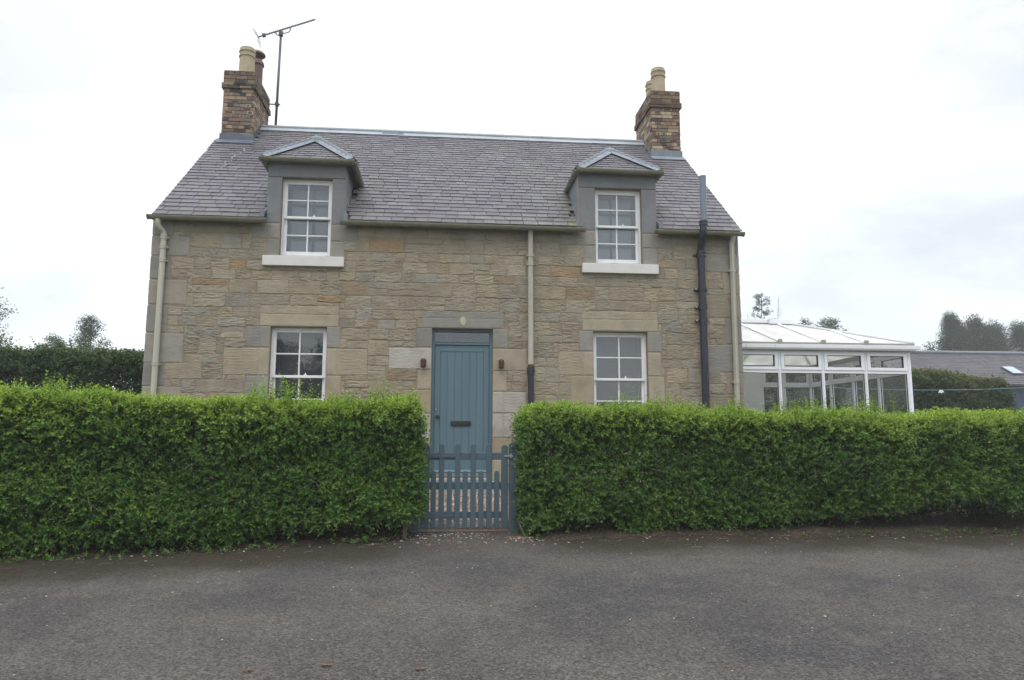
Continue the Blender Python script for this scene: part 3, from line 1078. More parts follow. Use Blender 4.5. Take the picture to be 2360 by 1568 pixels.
pe = pipe('downpipe', [(4.715, -.16, 4.36), (4.715, -.14, 4.30), (4.712, PY, 4.22), (4.698, PY, .3)], .043, M['pipe'], [(4.705, PY, 3.773), (4.70, PY, 1.942)], house)
SY = -.095
sp = pipe('soil_pipe', [(4.178, -.255, 4.52), (4.175, -.255, 4.42)] + arc((4.175, -.255, 4.40), (4.175, -.255, 4.33), (4.178, -.20, 4.26)) + arc((4.178, -.17, 4.22), (4.18, SY, 4.15), (4.18, SY, 4.05)) + [(4.18, SY, .3)], .058, M['dark_pipe'], None, house)
b = MB()
b.tube([(4.19, -.255, 4.53), (4.192, -.255, 5.295)], .053, 16)
b.lathe((4.192, -.255, 5.28), [(.052, 0), (.056, .002), (.056, .018), (.045, .02)], 16)
b.build('vent_pipe', M['grey_pipe'], sp, smooth=True).data.set_sharp_from_angle(angle=R(40))
for (x, y, z, r, h) in ((4.178, -.255, 4.50, .070, .08), (4.18, SY, 4.02, .071, .10), (4.18, SY, 3.436, .068, .05), (4.18, SY, 3.15, .068, .08), (4.18, SY, 2.93, .068, .06), (4.178, -.20, 4.30, .068, .05)):
    b = MB()
    b.lathe((x, y, z - h / 2), [(r * .85, 0), (r, 0), (r, h * .3), (r * .93, h * .35), (r * .93, h * .65), (r, h * .7), (r, h), (r * .85, h)], 16)
    if y == SY:
        b.box(x - .115, x + .10, -.045, -.005, z - .016, z + .016)
    b.build('clamp', M['dark_pipe'], sp)
for z in (3.45, 3.15, 2.93):
    b = MB()
    b.box(4.068, 4.098, -.080, -.044, z - .012, z + .014)
    b.build('bolt', M['steel'], sp)

# ------------------------------------------------------------------ windows
def window(o, name='window', inner=False, sillz=None):
    x0, x1, z0, z1 = o
    zm = 4.507 if z0 > 3 else 1.978
    Y0 = .085
    b = MB()
    f = .028
    # box frame
    b.box(x0 - .005, x0 + f, Y0, Y0 + .12, z0, z1); b.box(x1 - f, x1 + .005, Y0, Y0 + .12, z0, z1)
    b.box(x0 + f, x1 - f, Y0 + .002, Y0 + .12, z1 - .034, z1); b.box(x0 + f, x1 - f, Y0 + .002, Y0 + .12, z0, z0 + .022)
    a, c = x0 + f, x1 - f
    def sash(za, zb, y, rb, rt):
        st = .042
        b.box(a, a + st, y, y + .042, za, zb); b.box(c - st, c, y, y + .042, za, zb)
        b.box(a + st, c - st, y + .001, y + .042, za, za + rb); b.box(a + st, c - st, y + .001, y + .042, zb - rt, zb)
        xm = (a + c) / 2
        zc = (za + rb + zb - rt) / 2
        b.box(xm - .011, xm + .011, y + .004, y + .038, za + rb, zb - rt)
        b.box(a + st, xm - .011, y + .005, y + .037, zc - .010, zc + .010); b.box(xm + .011, c - st, y + .005, y + .037, zc - .010, zc + .010)
        return (a + st, c - st, y + .022, za + rb, zb - rt)
    g1 = sash(zm - .022, z1 - .034, Y0 + .012, .040, .044)
    g2 = sash(z0 + .022, zm + .018, Y0 + .060, .080, .036)
    w = b.build('window', M['white'], house, bevel=.003, seg=1)
    b = MB()
    for (p, q, y, u, v) in (g1, g2):
        b.add([(p, y, u), (q, y, u), (q, y, v), (p, y, v)], [(0, 1, 2, 3)])
    b.build('pane', M['glass'], w)
    b = MB()
    xm = (a + c) / 2 + .10
    b.box(xm - .02, xm + .022, Y0 + .012, Y0 + .036, zm + .018, zm + .03)
    b.lathe((xm, Y0 + .024, zm + .030), [(.012, 0), (.008, .008), (.012, .018), (.004, .026)], 8)
    b.build('sash_fastener', M['white'], w)
    # secondary glazing set back in the room, with shutters folded beside it
    b = MB()
    yi = .262
    sg = 1 if x0 < 0 else -1
    b.box(a - .0, a + .075, yi, yi + .03, z0 + .02, z1 - .02); b.box(c - .075, c, yi, yi + .03, z0 + .02, z1 - .02)
    b.box(a + .075, c - .075, yi, yi + .03, z1 - .10, z1 - .02)
    if inner:
        xm = (a + c) / 2 + sg * .065
        b.box(xm - .016, xm + .016, yi + .002, yi + .028, z0 + .02, z1 - .10)
        for zz in (zm + .02, zm + .26, z0 + .36):
            b.box(a + .075, c - .075, yi + .003, yi + .027, zz - .014, zz + .014)
    b.build('inner_frame', M['inner'], w, bevel=.003, seg=1)
    b = MB()      # pale blind behind
    b.box(a - .02, c + .02, yi + .036, yi + .04, z0 + .0, z1 - .05)
    b.build('blind', M['blind'] if inner else M['curtain'], w)
    if sillz:
        b = MB()
        b.prism([(sillz[0], -.085, 3.682), (sillz[0], .084, 3.682), (sillz[0], .084, 3.858), (sillz[0], -.085, 3.838)], (sillz[1] - sillz[0], 0, 0))
        b.build('sill', M['sill'], w, bevel=.006)


window(OPEN[0], inner=True, sillz=(-2.80, -1.562))
window(OPEN[1], inner=True, sillz=(2.212, 3.468))
window(OPEN[2])
window(OPEN[3])

# ------------------------------------------------------------------ dormers
def dormer(cx, hw, a, c, label):
    d = MB()
    ze = 5.39
    ya = -.11
    apex_y = ya + hw
    apex_z = ze + .03 + hw * .82
    # stone returns and lead-clad cheeks
    m = MB()
    m.tint = (*DORMER_GREY, 0)
    m.box(cx - hw + .03, cx + hw - .03, -.075, -.022, 5.345, 5.385)
    dm = m.build('dormer', M['dressed'], house)
    dm['label'] = label
    yb = (5.40 - EAVE_Z) / SL + EAVE_Y
    for s, xx in ((-1, a), (1, c)):
        m = MB()
        m.tint = (*GREY, 0)
        m.prism([(xx, .0, 4.42), (xx, .15, roof_z(.15) - .05), (xx, .15, 5.38), (xx, 0.0, 5.38)], (-s * .06, 0, 0))
        m.build('return_stone', M['dressed'], dm)
        m = MB()
        m.prism([(xx, .152, roof_z(.152) - .05), (xx, yb, 5.37), (xx, yb, 5.38), (xx, .152, 5.38)], (-s * .05, 0, 0))
        # soaker lying on the slates at the foot of the cheek
        m.prism([(xx + s * .004, -.09, roof_z(-.09) + .02), (xx + s * .004, .6, roof_z(.6) + .03), (xx + s * .004, .6, roof_z(.6) + .055), (xx + s * .004, -.09, roof_z(-.09) + .09)], (s * .012, 0, 0))
        m.box(min(xx, xx + s * .06), max(xx, xx + s * .06), -.15, -.11, 4.40, 4.53)
        m.build('cheek', M['lead'], dm)
    # hipped slate roof
    m = MB()
    E0, E1 = (cx - hw, ya, ze), (cx + hw, ya, ze)
    A = Vector((cx, apex_y, apex_z - .0))
    yend = (apex_z - EAVE_Z) / SL + EAVE_Y
    ye2 = (ze - EAVE_Z) / SL + EAVE_Y
    Bk = Vector((cx, yend, apex_z))
    F0, F1 = Vector((cx - hw, ye2, ze)), Vector((cx + hw, ye2, ze))
    m.tint = (.06, .06, .065, 0)
    m.add([E0, E1, A, Bk, F0, F1, (cx - hw, ya, ze - .03), (cx + hw, ya, ze - .03), (cx + hw, ye2, ze - .03), (cx - hw, ye2, ze - .03)],
          [(0, 1, 2), (1, 5, 3, 2), (0, 2, 3, 4), (6, 9, 8, 7), (0, 6, 7, 1), (1, 7, 8, 5), (4, 9, 6, 0)])
    v = (A - Vector((cx, ya, ze))); Lf = v.length; v.normalize()
    slates(m, (cx - hw, ya, ze), (1, 0, 0), v, Vector((0, -v.z, v.y)), Lf - .06, lambda t: (hw * t / Lf + .02, 2 * hw - hw * t / Lf - .02), .21, .105, .09)
    for s in (-1, 1):
        v2 = Vector((-s * hw, 0, apex_z - ze)); L2 = v2.length; v2.normalize()
        nn = Vector((s * v2.z, 0, abs(v2.x)))
        ev = Vector((cx + s * hw, ya, ze))
        if s > 0:
            slates(m, ev, (0, 1, 0), v2, nn, L2 - .05, lambda t: (hw * t / L2 + .02, (ye2 - ya) + (yend - ye2) * t / L2), .21, .115, .10)
        else:
            slates(m, ev + Vector((0, ye2 - ya, 0)), (0, -1, 0), v2, nn, L2 - .05, lambda t: (-(yend - ye2) * t / L2, (ye2 - ya) - hw * t / L2 - .02), .21, .115, .10)
    m.build('dormer_roof', M['slate'], dm)
    # lead hips with rolls, and the ridge
    m = MB()
    for s in (-1, 1):
        e = Vector((cx + s * hw, ya, ze + .012))
        a2 = A + Vector((0, 0, .02))
        dd = (a2 - e)
        vF = Vector((0, -math.sin(.688), math.cos(.688)))
        # front and side wings
        for n_, side in ((Vector((0, -(apex_z - ze), hw)).normalized(), Vector((-s, 0, 0))), (Vector((s * (apex_z - ze), 0, hw)).normalized(), Vector((0, 1, 0)))):
            t = dd.normalized()
            wdir = side - t * side.dot(t)
            wdir = (wdir - n_ * wdir.dot(n_)).normalized()
            e2, a3 = e + n_ * .040 - t * .01, a2 + n_ * .034
            m.prism([e2, e2 + wdir * .12, a3 + wdir * .12, a3], n_ * .006)
        m.tube([e + Vector((0, 0, .045)), a2 + Vector((0, 0, .045))], .026, 8)
    m.tube([A + Vector((0, -.005, .06)), Bk + Vector((0, 0, .06))], .030, 8)
    m.lathe((cx, A.y, A.z + .012), [(.15, -.08), (.12, .0), (.07, .055), (.02, .078)], 14)
    for s in (-1, 1):
        n_ = Vector((s * (apex_z - ze), 0, hw)).normalized()
        dn = Vector((s * hw, 0, -(apex_z - ze))).normalized()
        p = A + n_ * .036; q = Bk + n_ * .036
        m.prism([p, p + dn * .12, q + dn * .12, q], n_ * .008)
    m.build('hip_flashing', M['lead'], dm)
    # gutters on three sides
    m = MB()
    gzz = 5.425
    gx = hw + .035
    gutter_run(m, (cx - gx, -.135, gzz - .03), (cx + gx, -.135, gzz - .034), .056, .9, (False, False))
    ge = ye2 + .06
    gutter_run(m, (cx - gx + .03, ge, gzz - .03), (cx - gx + .03, -.135, gzz - .03), .056, 1.2, (True, False))
    gutter_run(m, (cx + gx - .03, -.135, gzz - .034), (cx + gx - .03, ge, gzz - .03), .056, 1.2, (False, True))
    m.build('dormer_gutter', M['gutter'], dm)


dormer(-2.160, .700, DORM[0][0], DORM[0][1], 'western dormer with hipped roof')
dormer(2.840, .690, DORM[1][0], DORM[1][1], 'eastern dormer with hipped roof')

# ------------------------------------------------------------------ door
x0, x1, z0, z1 = OPEN[4]
b = MB()
Yd = .10
zd = 2.465
# frame and transom
b.box(x0 - .004, x0 + .046, Yd - .03, Yd + .08, .40, z1); b.box(x1 - .046, x1 + .004, Yd - .03, Yd + .08, .40, z1)
b.box(x0 + .046, x1 - .046, Yd - .028, Yd + .08, 2.705, z1)
b.box(x0 + .046, x1 - .046, Yd - .025, Yd + .08, 2.50, 2.545); b.box(x0 + .046, x1 - .046, Yd - .033, Yd + .0, 2.535, 2.552)
fr = b.build('door_frame', M['door'], house, bevel=.004)
b = MB()
b.add([(x0 + .046, Yd + .02, 2.552), (x1 - .046, Yd + .02, 2.552), (x1 - .046, Yd + .02, 2.705), (x0 + .046, Yd + .02, 2.705)], [(0, 1, 2, 3)])
b.build('fanlight', M['glass'], fr)
b = MB()
a, c = x0 + .050, x1 - .050
zb0 = .505
b.box(a, a + .085, Yd, Yd + .045, zb0, zd + .03); b.box(c - .085, c, Yd, Yd + .045, zb0, zd + .03)
b.box(a + .085, c - .085, Yd + .001, Yd + .045, zd - .07, zd + .03)
b.box(a + .085, c - .085, Yd + .001, Yd + .045, zb0, zb0 + .2)
n = 6
ww = (c - a - .17) / n
for i in range(n):
    b.box(a + .085 + i * ww + .003, a + .085 + (i + 1) * ww - .003, Yd + .009, Yd + .04, zb0 + .2, zd - .07)
b.box(a + .085, c - .085, Yd + .016, Yd + .042, zb0 + .2, zd - .07)
b.prism([(a, Yd - .002, zb0 + .005), (a, Yd - .04, zb0 + .01), (a, Yd - .002, zb0 + .05)], (c - a, 0, 0))
dr = b.build('door', M['door'], house, bevel=.003)
b = MB()
b.lathe((0, 0, 0), [(.028, 0), (.028, .006), (.012, .01), (.012, .03), (.026, .038), (.030, .05), (.024, .062), (.008, .067)], 16)
b.v = [(-.068 + p[0], Yd - .002 - p[2], 1.372 + p[1]) for p in b.v]
b.build('knob', M['iron'], dr, smooth=True)
b = MB()
b.lathe((0, 0, 0), [(.018, 0), (.018, .008), (.010, .010), (.004, .011)], 14)
b.v = [(-.100 + p[0], Yd - .002 - p[2], 1.476 + p[1]) for p in b.v]
b.build('lock', M['brass'], dr)
b = MB()
b.box(.134, .450, Yd - .012, Yd - .001, 1.228, 1.304)
b.box(.160, .424, Yd - .018, Yd - .0125, 1.246, 1.288)
b.build('letter_plate', M['iron'], dr, bevel=.003)
b = MB()
b.box(x0 + .0, x1 - .0, -.03, .2, .385, .435, (*LIGHT, 0)); b.box(x0 + .02, x1 - .02, .0, .2, .437, .50, (*GREY2, 0))
b.box(x0 - .12, x1 + .10, -.42, -.022, .20, .382, (*LIGHT, 0))
b.build('doorstep', M['dressed'], house, bevel=.012)

# ------------------------------------------------------------------ wall lamps
def wall_lamp(x, label):
    o = empty('wall_lamp', (x, -.024, 2.19), label, 'lamp', 'wall lamps beside the door')
    b = MB()
    b.box(-.03, .03, -.018, 0.0, -.055, .06)
    b.build('backplate', M['rust'], o, bevel=.006, local=True)
    b = MB()
    b.lathe((0, -.055, 0), [(.034, -.07), (.038, -.064), (.040, -.03), (.043, .02), (.046, .036), (.044, .052), (.030, .066), (.012, .072)], 18)
    b.build('shade', M['rust'], o, smooth=True, local=True)


wall_lamp(-.300, 'rusty brown wall lamp on the pale droved block left of the blue door')
wall_lamp(.910, 'rusty brown wall lamp on the buff block right of the blue door')

# ------------------------------------------------------------------ aerial
ae = empty('television_aerial', (-3.555, 3.62, 7.4), 'dark rooftop aerial on a tall mast strapped to the western chimney', 'aerial')
b = MB()
b.tube([(-3.575, 3.62, 7.2), (-3.55, 3.62, 9.66)], .026, 10)
b.build('mast', M['mast'], ae, smooth=True)
b = MB()
b.tube([(-3.77, 3.62, 8.02), (-3.50, 3.62, 8.02)], .014, 8)
b.box(-3.60, -3.53, 3.58, 3.66, 7.985, 8.055)
b.box(-3.772, -3.755, 3.55, 3.69, 7.96, 8.08)
b.build('bracket', M['mast'], ae)
P0, P1 = Vector((-4.02, 3.62, 9.515)), Vector((-2.84, 3.62, 9.99))
dv = (P1 - P0).normalized()
b = MB()
b.bar(P0, P1, .022, .022)
b.build('boom', M['mast'], ae)
b = MB()
nrm = Vector((-dv.z, 0, dv.x))
for k in range(23):
    p = P0.lerp(P1, .12 + k * .038)
    wv = Vector((0, 1, 0)) * (.10 - .0015 * k)
    b.tube([p - wv, p + wv], .0045, 6)
    b.tube([p, p + nrm * .022], .006, 5)
b.build('director_rods', M['mast'], ae)
b = MB()
pr = P0 + dv * .02
for s in (-1, 1):
    fan = (nrm * s * .9 - dv * .35).normalized()
    for k in range(6):
        q = pr + fan * (.03 + .03 * k)
        b.tube([q - Vector((0, .16, 0)), q + Vector((0, .16, 0))], .0025, 5)
    for w in (-.15, -.05, .05, .15):
        b.tube([pr + Vector((0, w, 0)) + fan * .01, pr + Vector((0, w, 0)) + fan * .19], .0025, 5)
b.build('reflector', M['steel'], ae)
b = MB()
for k in range(4):
    zz = P0 + dv * (.10) + nrm * (.035 * (k - 1.5))
    b.tube([zz - Vector((0, .06, 0)), zz + Vector((0, .06, 0))], .006, 6)
pd = P0 + dv * .13
b.box(pd.x - .03, pd.x + .03, pd.y - .03, pd.y + .03, pd.z - .03, pd.z + .03)
b.build('dipole', M['mast'], ae)
b = MB()
sA, sB = P0 + dv * .37, P0 + dv * .70
b.tube(arc(sA, sA - nrm * .13 + dv * .01, sA - nrm * .11 + dv * .11) + [(-3.55, 3.60, 9.61)] + arc(sB - nrm * .10 - dv * .10, sB - nrm * .10 + dv * .005, sB), .011, 8)
b.box(-3.59, -3.51, 3.575, 3.66, 9.57, 9.66)
b.build('cradle', M['mast'], ae)

# ------------------------------------------------------------------ conservatory
cons = empty('conservatory', (6.6, 2.8, .28), 'white framed glass conservatory with pale hipped roof beside the cottage', 'conservatory')
CY0, CY1, CX0, CX1 = 1.0, 4.6, 4.855, 8.42
b = MB()
b.box(CX0, CX1, CY0 - .02, CY0 + .10, .1, .88); b.box(CX1 - .10, CX1 + .02, CY0 + .10, CY1, .1, .88); b.box(CX0, CX1 - .10, CY1 - .10, CY1 + .02, .1, .88)
b.build('dwarf_wall', mat('dwarf_wall_stone', s2l(112, 104, 90), .9, .2, 6, .5, 40, .006, .1), cons, bevel=.005)
b = MB()
b.box(CX0, 7.22, CY1 - .06, CY1 + .14, .88, 2.62)
b.build('back_wall', M['render'], cons)
b = MB()
b.box(CX0, CX1 - .1, CY0 + .1, CY1 - .1, .1, .34)
b.build('floor_slab', mat('floor_tile', (.22, .19, .16), .5, .1, 4, .1, 30, .002, .4), cons)


def bays(name, edges, axis, fixed, depth, skip_fan=False):
    """a run of glazed bays; axis 'x' or 'y', fixed = the other coordinate of the outer face, depth inwards (signed)"""
    fm, gm, tm = MB(), MB(), MB()
    def bx(mb, a0, a1, d0, d1, z0_, z1_):
        lo, hi = sorted((fixed + d0 * depth, fixed + d1 * depth))
        if axis == 'x': mb.box(a0, a1, lo, hi, z0_, z1_)
        else: mb.box(lo, hi, a0, a1, z0_, z1_)
    def gl(a0, a1, d, z0_, z1_):
        y = fixed + d * depth
        if axis == 'x': gm.add([(a0, y, z0_), (a1, y, z0_), (a1, y, z1_), (a0, y, z1_)], [(0, 1, 2, 3)])
        else: gm.add([(y, a0, z0_), (y, a1, z0_), (y, a1, z1_), (y, a0, z1_)], [(0, 1, 2, 3)])
    for a0, a1 in zip(edges[:-1], edges[1:]):
        e = .027
        # outer frame of the bay
        bx(fm, a0 + .002, a0 + e, 0, 1, .90, 2.60); bx(fm, a1 - e, a1 - .002, 0, 1, .90, 2.60)
        bx(fm, a0 + e, a1 - e, .03, .97, 2.565, 2.60); bx(fm, a0 + e, a1 - e, .03, .97, .90, .95)
        bx(fm, a0 + e, a1 - e, .02, .98, 2.195, 2.248)
        # opening fanlight sash, standing proud
        s0, s1 = a0 + e, a1 - e
        for q in ((s0, s0 + .062, 2.248, 2.565), (s1 - .062, s1, 2.248, 2.565), (s0 + .062, s1 - .062, 2.248, 2.305), (s0 + .062, s1 - .062, 2.515, 2.565)):
            bx(fm, q[0], q[1], -.22, .8, q[2], q[3])
        # black gaskets round the panes
        for (p0, p1, q0, q1, dd) in ((s0 + .062, s1 - .062, 2.305, 2.515, -.10), (s0, s1, .95, 2.195, .25)):
            t = .007
            bx(tm, p0, p0 + t, dd, .5, q0, q1); bx(tm, p1 - t, p1, dd, .5, q0, q1)
            bx(tm, p0 + t, p1 - t, dd, .5, q1 - t, q1); bx(tm, p0 + t, p1 - t, dd, .5, q0, q0 + t)
            gl(p0 + t, p1 - t, .3, q0, q1)
    f = fm.build(name, M['pvc'], cons, bevel=.004, seg=1)
    gm.build('pane', M['cons_glass'], f)
    tm.build('gasket', M['iron'], f)
    return f


bays('window_wall', [CX0, 5.145, 5.950, 6.757, 7.562, CX1 - .05], 'x', CY0, .07)
bays('window_wall', [CY0 + .05, 1.92, 2.80, 3.68, CY1 - .05], 'y', CX1, -.07)
bays('window_wall', [7.22, 7.70, CX1 - .05], 'x', CY1, -.07)
for xx in (5.145, 5.950, 6.757, 7.562):
    b = MB()
    b.box(xx - .010, xx + .010, CY0 - .012, CY0 - .001, .9, 2.6)
    b.build('mullion', M['pvc'], cons, bevel=.003, seg=1)
for yy in (1.92, 2.80, 3.68):
    b = MB()
    b.box(CX1 + .001, CX1 + .012, yy - .010, yy + .010, .9, 2.6)
    b.build('mullion', M['pvc'], cons, bevel=.003, seg=1)
for ya, yb in ((CY0 - .004, CY0 + .05), (CY1 - .05, CY1 + .004)):
    b = MB()
    b.box(CX1 - .05, CX1 + .004, ya, yb, .88, 2.6)
    b.build('corner_post', M['pvc'], cons, bevel=.004, seg=1)
# eaves beam and gutter
b = MB()
b.box(CX0, CX1 + .03, CY0 - .03, CY0 + .07, 2.602, 2.70); b.box(CX1 - .07, CX1 + .03, CY0 + .07, CY1 + .03, 2.602, 2.70); b.box(CX0, CX1 - .07, CY1 - .07, CY1 + .03, 2.602, 2.70)
b.build('eaves_beam', M['pvc_shade'], cons)
b = MB()
gp = [(0, 0), (-.075, 0), (-.10, .03), (-.105, .092), (-.095, .092), (-.088, .036), (-.07, .01), (0, .01)]
b.prism([(CX0, CY0 - .032 + p, 2.603 + q) for p, q in gp], (CX1 + .13 - CX0, 0, 0))
b.prism([(CX1 + .032 - p, CY0 - .13, 2.603 + q) for p, q in gp], (0, CY1 - CY0 + .26, 0))
xx = CX0 + .42
for xx in (5.30, 5.83, 6.31, 6.36, 7.08, 7.78, 8.46):
    b.prism([(xx, CY0 - .034 + p * 1.05, 2.601 + q * 1.03) for p, q in ((0, 0), (-.075, 0), (-.10, .03), (-.105, .092), (0, .092))], (.022, 0, 0))
b.build('gutter', M['pvc'], cons, bevel=.003, seg=1)
# roof sheets
RX, RY, RZ, EZ = 7.0, 2.8, 3.375, 2.735
ex1, ey0, ey1 = CX1 + .05, CY0 - .07, CY1 + .07
b = MB()
Fq = [(CX0, ey0, EZ), (ex1, ey0, EZ), (RX, RY, RZ), (CX0, RY, RZ)]
nf = Vector((0, -(RZ - EZ), RY - ey0)).normalized()
b.prism(Fq, -nf * .025)
nr = Vector((RZ - EZ, 0, ex1 - RX)).normalized()
b.prism([(ex1, ey0 + .012, EZ), (ex1, ey1 - .012, EZ), (RX + .01, RY, RZ)], -nr * .025)
b.prism([(ex1, ey1, EZ), (CX0, ey1, EZ), (CX0, RY + .004, RZ), (RX, RY + .004, RZ)], Vector((0, -nf.y, -nf.z)) * .025 * Vector((0, 1, 1)).length / 1.414)
rf = b.build('roof', M['polycarb'], cons)
vf = Vector((0, RY - ey0, RZ - EZ))
for xx in (5.145, 5.950, 6.757, 7.562):
    t = 1 if xx <= RX else (ex1 - xx) / (ex1 - RX)
    p0 = Vector((xx, ey0, EZ)) + nf * .014
    b = MB(); b.bar(p0, p0 + vf * t, .058, .026, up=nf); b.build('glazing_bar', M['pvc'], rf, bevel=.004, seg=1)
    q1 = Vector((xx, ey1, EZ)) + Vector((0, -nf.y, nf.z)) * .014
    b = MB(); b.bar(q1, q1 + Vector((0, -vf.y, vf.z)) * t, .058, .026, up=(0, -nf.y, nf.z)); b.build('glazing_bar', M['pvc'], rf, bevel=.004, seg=1)
for ey in (ey0, ey1):
    b = MB(); b.bar((ex1, ey, EZ + .02), (RX, RY, RZ + .02), .075, .035); b.build('hip_bar', M['pvc'], rf, bevel=.004, seg=1)
vr = Vector((RX - ex1, 0, RZ - EZ))
for yy in (1.92, 2.80, 3.68):
    t = 1 - abs(yy - RY) / (RY - ey0)
    p0 = Vector((ex1, yy, EZ)) + nr * .014
    b = MB(); b.bar(p0, p0 + vr * t, .058, .026, up=nr); b.build('glazing_bar', M['pvc'], rf, bevel=.004, seg=1)
b = MB()
b.box(CX0, RX - .42, RY - .07, RY + .07, RZ + .0, RZ + .075)
b.prism([(RX - .42, RY - .16, RZ - .03), (RX + .02, RY - .16, RZ - .03), (RX + .20, RY - .02, RZ - .03), (RX + .20, RY + .02, RZ - .03), (RX + .02, RY + .16, RZ - .03), (RX - .42, RY + .16, RZ - .03)], (0, 0, .10))
b.build('ridge_cap', M['pvc'], rf, bevel=.004, seg=1)
for xx in (5.145, 5.950, 6.757, 7.562):
    b = MB()
    b.box(xx - .036, xx + .036, ey0 - .018, ey0 + .02, EZ - .02, EZ + .052)
    b.build('bar_end_cap', M['pvc_shade'], rf)
b = MB()
b.box(CX0, ex1, ey0 - .008, ey0 - .001, EZ - .03, EZ + .004)
b.build('sheet_edge', M['pvc_shade'], rf)
b = MB()
xx = CX0 + .1
while xx < RX - .45:
    z_ = RZ + .075
    b.lathe((xx, RY, z_), [(.012, 0), (.010, .03), (.022, .05), (.012, .075), (.018, .10), (.003, .15)], 8)
    b.tube(arc((xx, RY, z_ + .03), (xx + .08, RY, z_ - .02), (xx + .15, RY, z_ + .045), 6), .008, 6)
    xx += .155
b.build('cresting', M['pvc'], rf)
b = MB()
b.lathe((RX - .13, RY, RZ + .07), [(.10, 0), (.10, .02), (.055, .03), (.062, .06), (.050, .075), (.054, .09), (.030, .30), (.008, .50)], 18)
b.build('finial', M['pvc'], rf, smooth=True).data.set_sharp_from_angle(angle=R(35))

# ------------------------------------------------------------------ garden gate
gate = empty('garden_gate', (.26, -3.1, .03), 'blue picket gate of tall and short pickets between the clipped hedges', 'gate')


def picket(name, xc, w, zt, y0, y1, zb=.045, parent=gate):
    b = MB()
    n = 8
    r = w / 2
    pts = [(xc - r, y0, zb), (xc + r, y0, zb)] + [(xc + r * math.cos(math.pi * k / n), y0, zt - r + r * math.sin(math.pi * k / n)) for k in range(n + 1)]
    b.prism(pts, (0, y1 - y0, 0))
    return b.build(name, M['gate'], parent, bevel=.003, seg=1)


GY = -3.1
for xc in (0.002, .180, .356, .534):
    picket('tall_picket', xc, .062, .972, GY, GY + .022)
for xc in (-.086, .092, .266, .444, .620):
    picket('short_picket', xc, .058, .672, GY + .001, GY + .022)
picket('stile', -.178, .098, .976, GY, GY + .022)
picket('stile', .708, .078, .962, GY, GY + .022)
for za, zb in ((.793, .873), (.467, .547), (.152, .223)):
    b = MB(); b.box(-.225, .745, GY + .024, GY + .058, za, zb)
    b.build('rail', M['gate'], gate, bevel=.003, seg=1)
for zc in (.845, .188):
    b = MB()
    b.prism([(-.235, GY - .006, zc - .030), (.148, GY - .006, zc - .020), (.150, GY - .006, zc + .012), (-.235, GY - .006, zc + .034)], (0, .005, 0))
    b.build('hinge_strap', M['gate'], gate)
b = MB()
b.tube([(.70, GY - .012, .835), (.80, GY - .012, .835)], .006, 8)
b.box(.765, .79, GY - .02, GY - .001, .815, .862)
b.build('latch', M['steel'], gate)
ps = []
for x0_, x1_, zt, lb in ((-.325, -.240, .985, 'blue gate post half hidden by the taller hedge, hinge side of the gate'), (.760, .855, .992, 'blue gate post on the latch side of the gate')):
    p = empty('gate_post', ((x0_ + x1_) / 2, GY + .03, 0), lb, 'post', 'blue posts of the garden gate')
    b = MB()
    xc, r = 0, (x1_ - x0_) / 2
    pts = [(-r, -.035, -.12), (r, -.035, -.12)] + [(r * math.cos(math.pi * k / 10), -.035, zt - r * .8 + r * .8 * math.sin(math.pi * k / 10)) for k in range(11)]
    b.prism(pts, (0, .075, 0))
    b.build('post_shaft', M['gate'], p, bevel=.004, local=True)
    ps.append(p)
b = MB()
b.bar((.835, -3.20, .16), (.915, -3.50, -.05), .034, .016, up=(1, 0, 0))
tag(b.build('wooden_stake', M['wood'], None, bevel=.003), 'short grey wooden stake leaning at the latch-side foot of the hedge', 'stake')
b = MB()
b.bar((-.378, -3.42, -.10), (-.372, -3.40, .22), .040, .022, up=(0, 1, 0))
tag(b.build('wooden_stake', M['wood'], None, bevel=.003), 'short upright wooden stake under the hedge at the hinge side', 'stake')


# ------------------------------------------------------------------ foliage
def unit(a):
    return a / np.maximum(np.linalg.norm(a, axis=1, keepdims=True), 1e-9)


def leaf_quads(P, D, N, L, Wd, C, cup=.15):
    """one folded quad per leaf"""
    D = unit(D)
    N = unit(N - D * np.sum(N * D, 1, keepdims=True))
    S = np.cross(D, N)
    L = L[:, None]; Wd = Wd[:, None]
    v0 = P
    v1 = P + D * L * .45 + S * Wd * .5 + N * Wd * cup
    v2 = P + D * L - N * L * .10
    v3 = P + D * L * .45 - S * Wd * .5 + N * Wd * cup
    V = np.stack([v0, v1, v2, v3], 1).reshape(-1, 3)
    Q = np.arange(len(V)).reshape(-1, 4)
    return V, Q, np.repeat(C, 4, axis=0)


